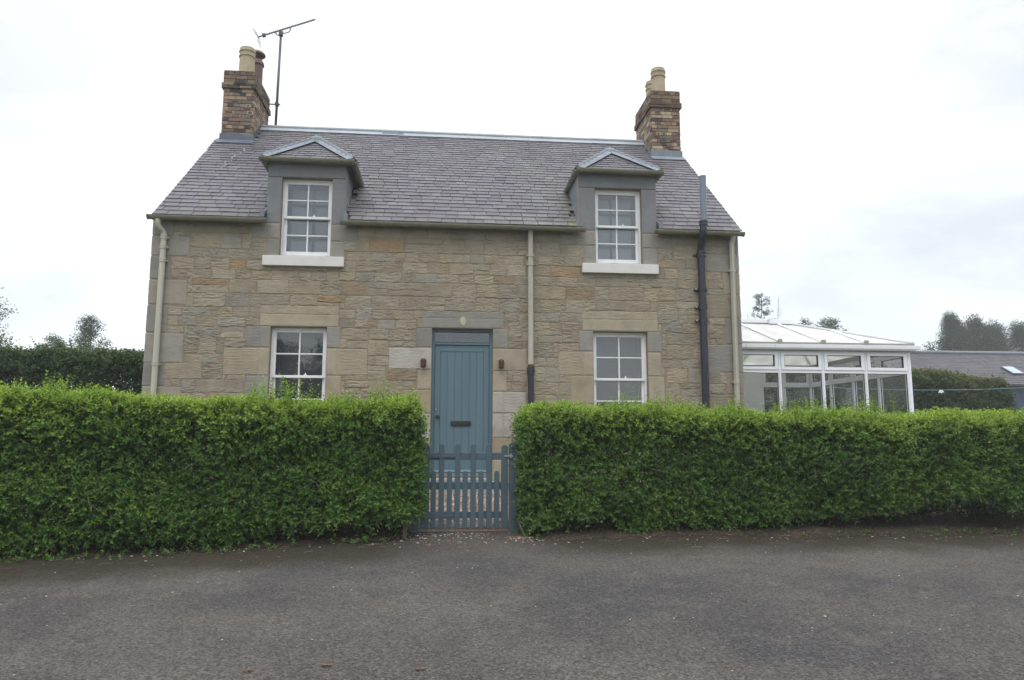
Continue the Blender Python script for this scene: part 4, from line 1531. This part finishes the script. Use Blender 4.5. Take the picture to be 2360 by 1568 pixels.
def shoots(P, D, length, nl, leafL, aspect, tone, pal, spread=.9, pairs=True):
    """leafy shoots: P,D (n,3); nl leaves along each; tone (n,) 0 old .. 1 young; pal = (dark, mid, young)"""
    n = len(P)
    D = unit(D)
    rv = unit(rng.normal(size=(n, 3)))
    A = unit(np.cross(D, rv)); B = np.cross(D, A)
    Vs, Qs, Cs = [], [], []
    base = 0
    for k in range(nl):
        t = (k // 2 + .6) / (nl / 2) if pairs else (k + .6) / nl
        t = min(t, 1.0)
        ang = (k % 2) * np.pi + (k // 2) * np.pi / 2 if pairs else k * 2.4
        ang = ang + rng.normal(0, .35, n)
        out = A * np.cos(ang)[:, None] + B * np.sin(ang)[:, None]
        sp = spread * (1.15 - .55 * t)
        d = unit(D * (1 - sp * .55) + out * sp + rng.normal(0, .12, (n, 3)) + np.array([0, 0, -.06]))
        nrm = unit(D * 1.0 - out * .35 + np.array([0, 0, .55]) + rng.normal(0, .22, (n, 3)))
        pos = P + D * (length * t)[:, None] + np.array([0, 0, -1.0]) * (length * t * t * .10)[:, None]
        sz = leafL * (1.05 - .35 * abs(t - .45) * 2) * rng.uniform(.75, 1.2, n)
        m = np.clip(tone + .38 * (t - .5) + rng.normal(0, .12, n), 0, 1)[:, None]
        lo, mi, hi = (np.array(c) for c in pal)
        c = np.where(m < .5, lo + (mi - lo) * (m * 2), mi + (hi - mi) * (m * 2 - 1))
        c = c * rng.uniform(.82, 1.2, (n, 1))
        C = np.concatenate([c, np.ones((n, 1))], 1)
        V, Q, CC = leaf_quads(pos, d, nrm, sz, sz * aspect, C)
        Vs.append(V); Qs.append(Q + base); Cs.append(CC)
        base += len(V)
    return np.concatenate(Vs), np.concatenate(Qs), np.concatenate(Cs)


def join(parts):
    base, V, Q, C = 0, [], [], []
    for v, q, c in parts:
        V.append(v); Q.append(q + base); C.append(c); base += len(v)
    return np.concatenate(V), np.concatenate(Q), np.concatenate(C)


PRIVET = ((.029, .078, .019), (.078, .164, .025), (.245, .345, .050))
BEECH = ((.016, .040, .018), (.036, .080, .026), (.095, .130, .040))


def hedge_points(n, c, a, b, faces, p=6.0):
    """points and normals on a rounded box of half sizes (c, a, b) in (s, n, z)"""
    keys = list(faces)
    w = np.array([faces[k] for k in keys], float); w /= w.sum()
    f = rng.choice(len(keys), n, p=w)
    u = rng.uniform(-1, 1, (n, 3))
    for i, k in enumerate(keys):
        ax, s = {'front': (1, -1), 'back': (1, 1), 'top': (2, 1), 'end0': (0, -1), 'end1': (0, 1), 'bottom': (2, -1)}[k]
        u[f == i, ax] = s
    # the exponent differs along the length so that the ends stay square
    ss = np.clip((np.abs(u[:, 0]) - (1 - a / c)) / (a / c), 0, 1)
    k = (ss ** p + np.abs(u[:, 1]) ** p + np.abs(u[:, 2]) ** p) ** (-1 / p)
    us = np.sign(u[:, 0]) * ((1 - a / c) + ss * k * (a / c))
    us = np.where(ss > 0, us, u[:, 0])
    q = np.stack([us * c, u[:, 1] * k * a, u[:, 2] * k * b], 1)
    g = np.stack([np.sign(u[:, 0]) * (ss * k) ** (p - 1), np.sign(u[:, 1]) * np.abs(u[:, 1] * k) ** (p - 1), np.sign(u[:, 2]) * np.abs(u[:, 2] * k) ** (p - 1)], 1)
    return q, unit(g + 1e-6)


def hedge(name, label, front, thick, ztop, zbot, dens, leafL, nl, pal, slen, toplight, seed, parent_stems=True, faces=None, ragged=.07, whips=40, aspect=.46, inner=.45, topgrow_lit=.9):
    fp = np.array(front, float)
    seg = np.linalg.norm(np.diff(fp, axis=0), axis=1)
    S = np.concatenate([[0], np.cumsum(seg)])
    Ls = S[-1]
    zt = np.array(ztop, float)
    zb = np.array(zbot, float)
    def at(s):
        x = np.interp(s, S, fp[:, 0]); y = np.interp(s, S, fp[:, 1])
        e = .3
        dx = np.interp(np.clip(s + e, 0, Ls), S, fp[:, 0]) - np.interp(np.clip(s - e, 0, Ls), S, fp[:, 0])
        dy = np.interp(np.clip(s + e, 0, Ls), S, fp[:, 1]) - np.interp(np.clip(s - e, 0, Ls), S, fp[:, 1])
        l = np.hypot(dx, dy)
        return x, y, -dy / l, dx / l          # position and inward normal
    c, a = Ls / 2, thick / 2
    bh = (zt.mean() - zb.mean()) / 2
    faces = faces or dict(front=Ls * bh * 2, top=Ls * thick, end0=thick * bh * 2 * .6, end1=thick * bh * 2 * .6, back=Ls * bh * 2 * .35)
    def place(q, g):
        s = np.clip(q[:, 0] + c, 0, Ls)
        x, y, nx, ny = at(s)
        t = (q[:, 2] / bh + 1) / 2
        z0, z1 = np.interp(s, S, zb), np.interp(s, S, zt)
        low = np.clip(vnoise(s * 2.3, s * 0, seed + 3) - .45, 0, 1) * .26
        zz = z0 + low + t * (z1 - z0 - low)
        lump = .24 * (vnoise(s * .9, zz * 1.1, seed) - .5) + .14 * (vnoise(s * 3.1, zz * 3.8, seed + 1) - .5) + .13 * (vnoise(s * 6.0, zz * 9.0, seed + 2) - .5)
        off = q[:, 1] + a + lump * g[:, 1] * 1.0
        zz = zz + lump * .55 * np.clip(g[:, 2], 0, 1) 
        ex = q[:, 0] + c - s
        tx, ty = ny, -nx
        X = x + nx * off + tx * ex; Y = y + ny * off + ty * ex
        P = np.stack([X, Y, zz], 1)
        G = np.stack([nx * g[:, 1] + tx * g[:, 0], ny * g[:, 1] + ty * g[:, 0], g[:, 2]], 1)
        return P, unit(G), t
    area = sum(faces.values())
    n = int(area * dens)
    q, g = hedge_points(n, c, a, bh, faces)
    P, G, t = place(q, g)
    depth = np.abs(rng.normal(0, 1, n)) * .055 - ragged * .35
    ln = slen * rng.uniform(.45, 1.6, n)
    P = P - G * (depth + ln * .55)[:, None]
    D = unit(G * .85 + np.array([0, 0, .42]) + rng.normal(0, .38, (n, 3)))
    up = np.clip(g[:, 2], 0, 1)
    tone = .22 + (.10 * np.clip(1 - depth / .06, 0, 1)) + .16 * (vnoise(q[:, 0] * 2.2, q[:, 2] * 3, seed + 9) - .5) * 2 + topgrow_lit * .5 * np.clip((t - .66) / .34, 0, 1) ** 1.5 + toplight * up * .25 + rng.normal(0, .09, n)  # toward the top: new growth, plus sky light painted into the leaf tone
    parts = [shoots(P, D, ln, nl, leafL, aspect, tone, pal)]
    # older leaves inside
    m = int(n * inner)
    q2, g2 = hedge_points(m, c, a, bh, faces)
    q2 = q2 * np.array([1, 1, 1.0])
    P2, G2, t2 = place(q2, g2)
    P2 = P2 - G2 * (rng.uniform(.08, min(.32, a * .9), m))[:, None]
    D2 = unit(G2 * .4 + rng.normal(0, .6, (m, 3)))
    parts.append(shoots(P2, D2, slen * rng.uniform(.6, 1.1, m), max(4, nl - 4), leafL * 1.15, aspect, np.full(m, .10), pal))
    # this year's whips standing above the clipped top
    if whips:
        k = int(Ls * whips)
        s = rng.uniform(-c + .05, c - .05, k)
        wgt = vnoise(s * 1.9, s * 0, seed + 21) * .6 + vnoise(s * 6.5, s * 0, seed + 22) * .4
        keep = wgt > .46
        s = s[keep]; k = len(s); wgt = wgt[keep]
        q3 = np.stack([s, rng.uniform(-a * 1.0, a * .7, k), np.full(k, bh)], 1)
        g3 = np.tile(np.array([0., 0., 1.]), (k, 1))
        P3, G3, _ = place(q3, g3)
        P3[:, 2] -= .07
        l3 = slen * (.7 + 1.7 * (wgt - .46) / .54 * rng.uniform(.3, 1.5, k))
        D3 = unit(G3 + rng.normal(0, .20, (k, 3)))
        parts.append(shoots(P3, D3, l3, nl + 6, leafL * .9, aspect, np.full(k, .62 + .3 * topgrow_lit * .3), pal, spread=.75))
    V, Q, C = join(parts)
    root = empty(name, (float(fp[:, 0].mean()), float(fp[:, 1].mean()), 0), label, 'hedge')
    bulk('foliage', V, Q, C, M['leaf'], root)
    if parent_stems:
        s = .12
        while s < Ls:
            b = MB()
            x, y, nx, ny = at(np.array([s]))
            x, y, nx, ny = float(x[0]), float(y[0]), float(nx[0]), float(ny[0])
            off = thick * random.uniform(.30, .55)
            bx_, by_ = x + nx * off, y + ny * off
            zg = gz(bx_, by_) - .03
            r = random.uniform(.009, .017)
            lean = random.uniform(-.09, .09)
            hf = random.uniform(.10, .2)
            top = Vector((bx_ + lean * .5, by_, zg + .05 + hf))
            b.tube([(bx_, by_, zg), (bx_ + lean * .2, by_, zg + .05 + hf * .4), top], [r * 1.25, r, r * .9], 6)
            for kk in range(random.choice((2, 3, 3))):
                e = top + Vector((random.uniform(-.22, .22), random.uniform(-.12, .12), random.uniform(.4, .7)))
                mid = top.lerp(e, .45) + Vector((random.uniform(-.03, .03), 0, 0))
                b.tube([top - Vector((0, 0, .01)), mid, e], [r * .75, r * .55, r * .3], 5)
            b.build('stem', M['bark'], root)
            s += random.uniform(.26, .46)
    return root


HL = [(-7.2, -4.62), (-5.0, -4.40), (-3.5, -4.18), (-2.1, -3.88), (-1.2, -3.68), (-.18, -3.46)]
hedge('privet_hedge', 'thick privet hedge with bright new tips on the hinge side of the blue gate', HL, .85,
      [1.47, 1.48, 1.46, 1.42, 1.40, 1.42], [-.13, -.13, -.12, -.10, -.04, .02], 1120, .046, 10, PRIVET, .18, 1.0, 5, inner=.8, whips=120, topgrow_lit=1.2)
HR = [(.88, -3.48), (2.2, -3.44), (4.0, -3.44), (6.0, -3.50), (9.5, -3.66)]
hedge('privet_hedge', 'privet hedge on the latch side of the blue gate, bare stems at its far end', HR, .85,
      [1.40, 1.35, 1.30, 1.25, 1.19], [-.08, -.06, .04, .24, .18], 1120, .044, 10, PRIVET, .17, 1.0, 33, inner=.8, whips=120, topgrow_lit=1.2)
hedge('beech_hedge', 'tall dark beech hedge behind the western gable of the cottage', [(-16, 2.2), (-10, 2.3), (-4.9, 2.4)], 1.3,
      [2.64, 2.60, 2.52], [.2, .2, .2], 420, .070, 8, BEECH, .22, .3, 51, False, whips=20, aspect=.6, inner=.8, topgrow_lit=.6)
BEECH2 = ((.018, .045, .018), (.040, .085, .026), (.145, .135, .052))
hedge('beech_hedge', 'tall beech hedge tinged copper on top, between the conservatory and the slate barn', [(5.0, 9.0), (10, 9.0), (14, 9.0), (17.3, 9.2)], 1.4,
      [3.08, 3.08, 3.1, 2.85], [.2, .2, .2, .2], 380, .080, 8, BEECH2, .24, .3, 71, False, whips=14, aspect=.6, inner=.8, topgrow_lit=.95)


# ------------------------------------------------------------------ trees
def tree(name, label, base, h, crown_r, crown_h, nleaf, leafL, pal, lean=0.0, droop=.0, trunk_r=.12, seed=1, group=None, blobs=16, aspect=.5, open_=.5, flat=1.0):
    rg = random.Random(seed)
    r = np.random.default_rng(seed)
    root = empty(name, base, label, 'tree', group)
    b = MB()
    top = Vector((lean * h, 0, h * .93))
    pth = [Vector((lean * h * t * t, 0, h * .93 * t)) + Vector((rg.uniform(-.05, .05) * h * .2, rg.uniform(-.05, .05) * h * .2, 0)) * (t > 0) for t in (0, .25, .5, .75, 1)]
    b.tube(pth, [trunk_r, trunk_r * .8, trunk_r * .55, trunk_r * .3, trunk_r * .08], 7)
    cents = []
    zc0 = h - crown_h
    for k in range(blobs):
        t = (k + .5) / blobs
        zz = zc0 + crown_h * (.04 + .92 * t)
        prof = math.sin(math.pi * min(.98, (.18 + .82 * t)) ** .9) ** .7
        rr = crown_r * prof * rg.uniform(.45, 1.0)
        a = k * 2.4 + rg.uniform(-.6, .6)
        p = Vector((lean * h * (zz / h) ** 2 + rr * math.cos(a), rr * math.sin(a), zz))
        q = Vector((lean * h * (zz / h * .7) ** 2, 0, max(.1, zz - rr * .7 - .1 * h)))
        mid = q.lerp(p, .5) + Vector((0, 0, .05 * h))
        b.tube([q, mid, p], [trunk_r * .32 * (1.1 - t), trunk_r * .2 * (1.1 - t), trunk_r * .05], 5)
        cents.append((p, crown_r * rg.uniform(.26, .46)))
    b.build('trunk', M['bark'], root, local=True)
    n = nleaf
    ci = r.integers(0, len(cents), n)
    cp = np.array([tuple(c[0]) for c in cents])[ci]
    cr_ = np.array([c[1] for c in cents])[ci]
    d = unit(r.normal(size=(n, 3)))
    rad = cr_ * r.uniform(0, 1, n) ** open_
    P = cp + d * rad[:, None] * np.array([1, 1, .75 * flat]) + np.array([1.0, 0, 0]) * (lean * 9 * np.clip(d[:, 2] * rad, 0, 9))[:, None]
    # twiggy outliers
    D = unit(d * .7 + np.array([lean * 2, 0, .25 - droop]) + r.normal(0, .35, (n, 3)))
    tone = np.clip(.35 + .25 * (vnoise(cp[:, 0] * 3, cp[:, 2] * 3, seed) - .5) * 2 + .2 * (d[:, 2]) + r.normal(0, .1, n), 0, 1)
    ln = leafL * r.uniform(1.5, 3.2, n)
    V, Q, C = shoots(P, D, ln, 4, leafL, aspect, tone, pal, .8)
    bulk('crown', V, Q, C, M['leaf'], root, local=True)
    return root


def on_ray(px, py, Y):
    """world x,z where a sight line of the photograph (2360 px wide) meets depth Y: used to set far trees out"""
    d = fwd + r2 * ((px - 1180) / F_PX) - u2 * ((py - 784) / F_PX)
    t = (Y + 11.4) / d.y
    return d.x * t, 1.0287 + d.z * t


TREE = ((.014, .036, .016), (.030, .062, .024), (.060, .095, .040))
GREYT = ((.012, .032, .016), (.024, .052, .026), (.048, .080, .042))


def far_tree(px, pytop, Y, wpx, crown_frac, label, seed, name='tree', nleaf=900, leafL=.14, pal=TREE, group=None, **kw):
    x, zt = on_ray(px, pytop, Y)
    g = gz(x, Y)
    h = zt - g
    cr = wpx / F_PX * (Y + 11.4) / 2
    return tree(name, label, (x, Y, g), h, cr, h * crown_frac, nleaf, leafL, pal, seed=seed, group=group, **kw)


GW = 'trees beyond the hedges'
far_tree(212, 730, 26, 92, .62, 'small airy tree with upright twigs showing above the western beech hedge', 4, nleaf=3200, leafL=.085, blobs=24, open_=.7, trunk_r=.10, group=GW)
far_tree(128, 778, 48, 60, .30, 'flat topped pine far off beyond the western beech hedge', 9, 'pine_tree', nleaf=900, leafL=.16, blobs=8, flat=.45, group=GW)
far_tree(98, 795, 52, 48, .3, 'low dark pine beside the flat topped pine', 13, 'pine_tree', nleaf=500, leafL=.16, blobs=6, flat=.5, group=GW)
far_tree(-78, 615, 12, 205, .74, 'broad leafed tree with loose sprays cut off by the photo edge', 17, nleaf=4200, leafL=.085, blobs=34, open_=.7, trunk_r=.2, group=GW)
far_tree(1906, 738, 48, 105, .36, 'low rounded tree showing over the conservatory roof', 23, nleaf=1300, leafL=.19, blobs=12, flat=.7, group=GW)
far_tree(1858, 733, 50, 40, .5, 'narrow tree touching the low rounded tree over the conservatory', 24, nleaf=600, leafL=.19, blobs=7, group=GW)
far_tree(2142, 790, 44, 46, .5, 'small sparse tree over the barn ridge', 29, nleaf=420, leafL=.16, blobs=8, open_=.8, group=GW)
for i, (px, py, w, lb) in enumerate(((2206, 724, 80, 'tall windblown birch, first in the row behind the barn'), (2258, 733, 76, 'windblown birch, second in the row behind the barn'),
                                     (2302, 748, 80, 'rounder windblown birch, third in the row behind the barn'), (2362, 746, 72, 'windblown birch at the photo edge behind the barn'))):
    far_tree(px, py, 46 + i, w, .72, lb, 31 + i, 'birch_tree', nleaf=9000, leafL=.17, pal=GREYT, lean=-.05, droop=.35, blobs=34, open_=.7, aspect=.34, flat=1.7, group='windblown birches behind the barn')
far_tree(2180, 782, 47, 40, .6, 'short bushy birch at the western foot of the birch row', 41, 'birch_tree', nleaf=900, leafL=.17, pal=GREYT, lean=-.03, blobs=10, group='windblown birches behind the barn')


def conifer(px, pytop, Y, wpx, label, seed):
    rg = random.Random(seed)
    x, zt = on_ray(px, pytop, Y)
    g = gz(x, Y)
    h = zt - g
    R_ = wpx / F_PX * (Y + 11.4) / 2
    root = empty('conifer', (x, Y, g), label, 'tree', GW)
    b = MB()
    b.tube([(0, 0, 0), (0, 0, h * .5), (0, 0, h)], [.16, .09, .012], 7)
    Ps, Ds = [], []
    zz = h * .30
    while zz < h * .985:
        t = (zz - h * .30) / (h * .70)
        for k in range(7 if t < .7 else 4):
            a = rg.uniform(0, 6.28)
            L = R_ * (1.05 - t) ** .9 * rg.uniform(.25, 1.35) + .06
            e = Vector((L * math.cos(a), L * math.sin(a), zz + L * rg.uniform(-.1, .45)))
            b.tube([(0, 0, zz), e], [.02, .005], 4)
            for s in np.linspace(.25, 1, 6):
                Ps.append(Vector((0, 0, zz)).lerp(e, s) + Vector((rg.gauss(0, .04), rg.gauss(0, .04), rg.gauss(0, .05)))); Ds.append(Vector((math.cos(a) + rg.gauss(0, .4), math.sin(a) + rg.gauss(0, .4), .35)))
        zz += .20 + .14 * (1 - t)
    b.build('trunk', M['bark'], root, local=True)
    P = np.array([tuple(p) for p in Ps]); D = np.array([tuple(p) for p in Ds])
    V, Q, C = shoots(P, D, np.full(len(P), .24), 6, .13, .30, np.full(len(P), .3), TREE, .8)
    bulk('crown', V, Q, C, M['leaf'], root, local=True)


conifer(1754, 678, 26, 104, 'dark spiky conifer behind the conservatory finial', 6)

# low ground cover behind the bare stems of the latch-side hedge
n = 1500
ux = rng.uniform(3.6, 10.5, n); uy = rng.uniform(-2.75, -1.6, n)
up_ = np.stack([ux, uy, np.array([gz(x, y) for x, y in zip(ux, uy)])], 1)
V, Q, C = shoots(up_, unit(rng.normal(0, .35, (n, 3)) + np.array([0, -.1, 1.0])), rng.uniform(.12, .40, n), 10, .075, .5, np.full(n, .2), BEECH, .9)
tag(bulk('ground_cover', V, Q, C, M['leaf'], None), 'low dark ground cover plants seen behind the bare hedge stems', 'ground cover', None, 'stuff')

# ------------------------------------------------------------------ barn
barn = empty('barn', (27, 22, .4), 'long low barn with purple slate roof and skylight beyond the beech hedge', 'barn')
by0, byr, bze, bzr, bx0, bx1 = 20.0, 23.2, 3.54, 5.34, 19.0, 44.0
b = MB()
b.box(bx0 + .1, bx1 - .1, by0 + .25, by0 + 6.2, .2, bze - .05)
b.prism([(bx0 + .1, by0 + .26, bze - .05), (bx0 + .1, byr, bzr - .1), (bx0 + .1, by0 + 6.19, bze - .05)], (bx1 - bx0 - .2, 0, 0))
b.build('wall', M['barn_wall'], barn)
b = MB()
v = Vector((0, byr - by0, bzr - bze)); Lb = v.length; v.normalize()
b.tint = (.06, .06, .065, 0)
b.prism([(bx0, by0, bze), (bx0, byr, bzr), (bx0, byr, bzr - .05), (bx0, by0, bze - .05)], (bx1 - bx0, 0, 0))
b.prism([(bx0, byr + .003, bzr), (bx0, 2 * byr - by0, bze), (bx0, 2 * byr - by0, bze - .05), (bx0, byr + .003, bzr - .05)], (bx1 - bx0, 0, 0))
slates(b, (bx0, by0, bze), (1, 0, 0), v, (0, -v.z, v.y), Lb, lambda t: (0, 13.5), .36, .20, .17, dim=.62)
brf = b.build('roof', M['slate'], barn)
b = MB()
b.tube([(bx0, byr, bzr + .06), (bx1, byr, bzr + .06)], .10, 8)
b.build('ridge_cap', M['lead'], brf)
b = MB()
nb = Vector((0, -v.z, v.y))
p = Vector((27.05, by0, bze)) + v * 1.05 + nb * .06
b.prism([p, p + Vector((.62, 0, 0)), p + Vector((.62, 0, 0)) + v * .85, p + v * .85], nb * .05)
sk = b.build('skylight', M['dark_lead'], brf)
b = MB()
p = p + nb * .052 + v * .05 + Vector((.05, 0, 0))
b.prism([p, p + Vector((.52, 0, 0)), p + Vector((.52, 0, 0)) + v * .75, p + v * .75], nb * .004)
b.build('skylight_pane', M['skylight'], brf)

# ------------------------------------------------------------------ washing line
wl_ = empty('washing_line', (12, 6.5, .3), 'thin teal washing line strung in front of the copper topped beech hedge', 'washing line')
b = MB()
xs = np.linspace(8.7, 16.6, 24)
sag = lambda x: 2.30 + .16 * ((x - 12.2) / 4.2) ** 2
b.tube([(x, 6.5, sag(x)) for x in xs], .0075, 6)
b.build('cord', M['line'], wl_)
for xx in (8.7, 16.6):
    b = MB(); b.tube([(xx, 6.5, .25), (xx, 6.5, sag(xx) + .05)], .025, 8)
    b.build('post', M['steel'], wl_)
b = MB()
b.prism([(12.90, 6.49, 2.305), (12.985, 6.49, 2.302), (13.02, 6.49, 2.235), (12.975, 6.49, 2.255), (12.955, 6.49, 2.215), (12.915, 6.49, 2.245), (12.872, 6.49, 2.225)], (0, .02, 0))
tag(b.build('cloth_scrap', M['cloth'], None), 'small white scrap of cloth hanging on the teal washing line', 'cloth')

# ------------------------------------------------------------------ loose stones
def pebbles(name, pts, sizes, cols_, label, cat):
    """many small irregular stones as one object"""
    base = np.array([(0, 0, 1), (.9, 0, .45), (.28, .85, .45), (-.72, .53, .45), (-.72, -.53, .45), (.28, -.85, .45), (.72, .53, -.4), (-.28, .85, -.4), (-.9, 0, -.4), (-.28, -.85, -.4), (.72, -.53, -.4)])
    tri = np.array([(0, 1, 2), (0, 2, 3), (0, 3, 4), (0, 4, 5), (0, 5, 1), (1, 6, 2), (2, 6, 7), (2, 7, 3), (3, 7, 8), (3, 8, 4), (4, 8, 9), (4, 9, 5), (5, 9, 10), (5, 10, 1), (1, 10, 6)])
    n = len(pts)
    V = np.repeat(base[None], n, 0) * (1 + rng.normal(0, .18, (n, 11, 3)))
    a = rng.uniform(0, 6.28, n)
    ca, sa = np.cos(a)[:, None], np.sin(a)[:, None]
    X = V[..., 0] * ca * 1.25 - V[..., 1] * sa
    Y = V[..., 0] * sa * 1.25 + V[..., 1] * ca
    V = np.stack([X, Y, V[..., 2] * .62], -1) * np.array(sizes)[:, None, None] + np.array(pts)[:, None, :]
    Q = (tri[None] + (np.arange(n) * 11)[:, None, None]).reshape(-1, 3)
    C = np.repeat(np.concatenate([cols_, np.ones((n, 1))], 1), 11, axis=0)
    return tag(bulk(name, V.reshape(-1, 3), Q, C, M['pebble'], None), label, cat, None, 'stuff')


def pal_pick(n, pal):
    p = np.array(pal)[rng.integers(0, len(pal), n)]
    return p * rng.uniform(.75, 1.2, (n, 1))


PINK = [s2l(150, 118, 104), s2l(164, 144, 128), s2l(126, 100, 90), s2l(136, 126, 116), s2l(106, 86, 76), s2l(172, 160, 148)]
n = 9000
gx = np.concatenate([rng.uniform(-.8, 1.4, n), rng.uniform(-4.4, 7.0, 5000)])
gy = np.concatenate([rng.uniform(-2.95, -.45, n), rng.uniform(-2.6, -.1, 5000)])
pts = np.array([(x, y, gz(x, y) + .004) for x, y in zip(gx, gy)])
pebbles('gravel', pts, rng.uniform(.008, .019, len(pts)), pal_pick(len(pts), PINK), 'pinkish gravel on the garden path behind the blue gate', 'gravel')
ROADC = [s2l(140, 122, 112), s2l(158, 146, 136), s2l(128, 100, 90), s2l(112, 108, 104), s2l(170, 164, 156), s2l(100, 92, 86)]
n1, n2_, n3 = 380, 520, 210
xs_ = np.concatenate([rng.normal(.05, .38, n1 - 130), rng.normal(.95, .13, 130), rng.uniform(-6, 8, n2_), rng.uniform(-4.5, 7, n3)])
ys_ = np.concatenate([-3.20 - np.abs(rng.normal(0, .30, n1 - 130)), -3.45 - np.abs(rng.normal(0, .14, 130)), rng.uniform(-8.6, -3.9, n2_), np.zeros(n3)])
k0 = n1 + n2_
ys_[k0:] = np.where(xs_[k0:] < .3, np.interp(xs_[k0:], [p[0] for p in LEFT_FRONT], [p[1] for p in LEFT_FRONT]) - .12, np.interp(xs_[k0:], [p[0] for p in RIGHT_FRONT], [p[1] for p in RIGHT_FRONT]) - .25) + rng.normal(0, .12, n3)
sz = np.concatenate([rng.uniform(.004, .013, n1), rng.uniform(.003, .008, n2_) * np.where(rng.random(n2_) < .06, 1.8, 1), rng.uniform(.004, .012, n3)])
pts = np.array([(x, y, gz(x, y) + .004) for x, y in zip(xs_, ys_)])
inside = ~((pts[:, 1] > -3.9) & ((pts[:, 0] < -.3) & (pts[:, 0] > -.3)))
pebbles('pebbles', pts, sz, pal_pick(len(pts), ROADC), 'loose pale and pinkish pebbles spilled in front of the gate and along the road edge', 'pebbles')
b = MB()
for k in range(80):
    x = random.uniform(-4.5, 6.5)
    yf = np.interp(x, [p[0] for p in LEFT_FRONT + RIGHT_FRONT], [p[1] for p in LEFT_FRONT + RIGHT_FRONT]) - .15 - abs(random.gauss(0, .28))
    if -.3 < x < .9 and random.random() < .7: continue
    a = random.gauss(0, .5)
    l = random.uniform(.03, .13)
    zz = gz(x, yf) + .012
    b.tube([(x, yf, zz), (x + l * .5 * math.cos(a), yf + l * .5 * math.sin(a), zz + .006), (x + l * math.cos(a + .2), yf + l * math.sin(a + .2), zz)], .0016, 4, tint=(*random.choice((s2l(116, 98, 74), s2l(100, 78, 60), s2l(132, 116, 92))), 0))
for (x, y) in ((-1.05, -7.05), (-.1, -7.1), (-.62, -7.0)):
    for k in range(7):
        a = random.uniform(0, 6.28); l = random.uniform(.02, .06)
        zz = gz(x, y) + .008
        b.tube([(x + random.uniform(-.03, .03), y, zz), (x + l * math.cos(a), y + l * .4 * math.sin(a), zz + .006)], .003, 4, tint=(*s2l(108, 92, 76), 0))
tag(b.build('dead_stalks', M['pebble'], None), 'dry straw coloured stalks strewn along the mossy road edge', 'stalks', None, 'stuff')

# ------------------------------------------------------------------ small weeds rooted along the road edge
n = 260
ux = np.where(rng.random(n) < .45, rng.uniform(-4.6, -.35, n), rng.uniform(.95, 8.0, n))
cl = vnoise(ux * 2.4, ux * 0, 8)
ux = ux[cl > .45]
fx = [p[0] for p in LEFT_FRONT + RIGHT_FRONT]; fy = [p[1] for p in LEFT_FRONT + RIGHT_FRONT]
uy = np.interp(ux, fx, fy) - .10 - np.abs(rng.normal(0, .07, len(ux)))
up_ = np.stack([ux, uy, np.array([gz(x, y) + .01 for x, y in zip(ux, uy)])], 1)
V, Q, C = shoots(up_, unit(rng.normal(0, .6, (len(ux), 3)) + np.array([0, -.3, .8])), rng.uniform(.03, .09, len(ux)), 8, .035, .45, np.full(len(ux), .35), PRIVET, 1.0)
tag(bulk('weeds', V, Q, C, M['leaf'], None), 'small green weeds rooted in the mossy edge of the road', 'weeds', None, 'stuff')

# ------------------------------------------------------------------ what the panes mirror: hillside and trees across the road
xs = np.linspace(-200, 200, 41); ys = np.linspace(-190, -50, 14)
vs, fs = [], []
for y in ys:
    for x in xs:
        t = (-50 - y) / 140
        vs.append((x, y, -.6 + 13.5 * t ** 1.1 * (.65 + .7 * float(vnoise(x / 90 + 9, y / 120, 77)))))
for j in range(13):
    for i in range(40):
        fs.append((j * 41 + i, (j + 1) * 41 + i, (j + 1) * 41 + i + 1, j * 41 + i + 1))
b = MB(); b.add(vs, fs)
tag(b.build('hill', M['hill'], None, smooth=True), kind='structure')
for i, (x, y, h, r) in enumerate(((-10.2, -34, 7.2, 3.0), (-6.9, -36, 7.6, 2.8))):
    tree('tree', ('dark round tree mirrored in the western ground floor window, outer one', 'dark round tree mirrored in the western ground floor window, inner one')[i], (x, y, -.55), h, r, h * .85, 4200, .20, TREE, seed=61 + i, blobs=26, trunk_r=.2)

# ------------------------------------------------------------------ damp summer air
m = bpy.data.materials.new('haze')
m.use_nodes = True
nt = m.node_tree
nt.nodes.clear()
out = nd(nt, 'ShaderNodeOutputMaterial')
pv = nd(nt, 'ShaderNodeVolumePrincipled')
pv.inputs['Color'].default_value = (.98, .985, .99, 1)
pv.inputs['Density'].default_value = .0019
pv.inputs['Anisotropy'].default_value = .2
nt.links.new(pv.outputs[0], out.inputs['Volume'])
b = MB()
b.box(-510, 510, -410, 510, -2, 15.5)
tag(b.build('haze', m, None), kind='stuff')
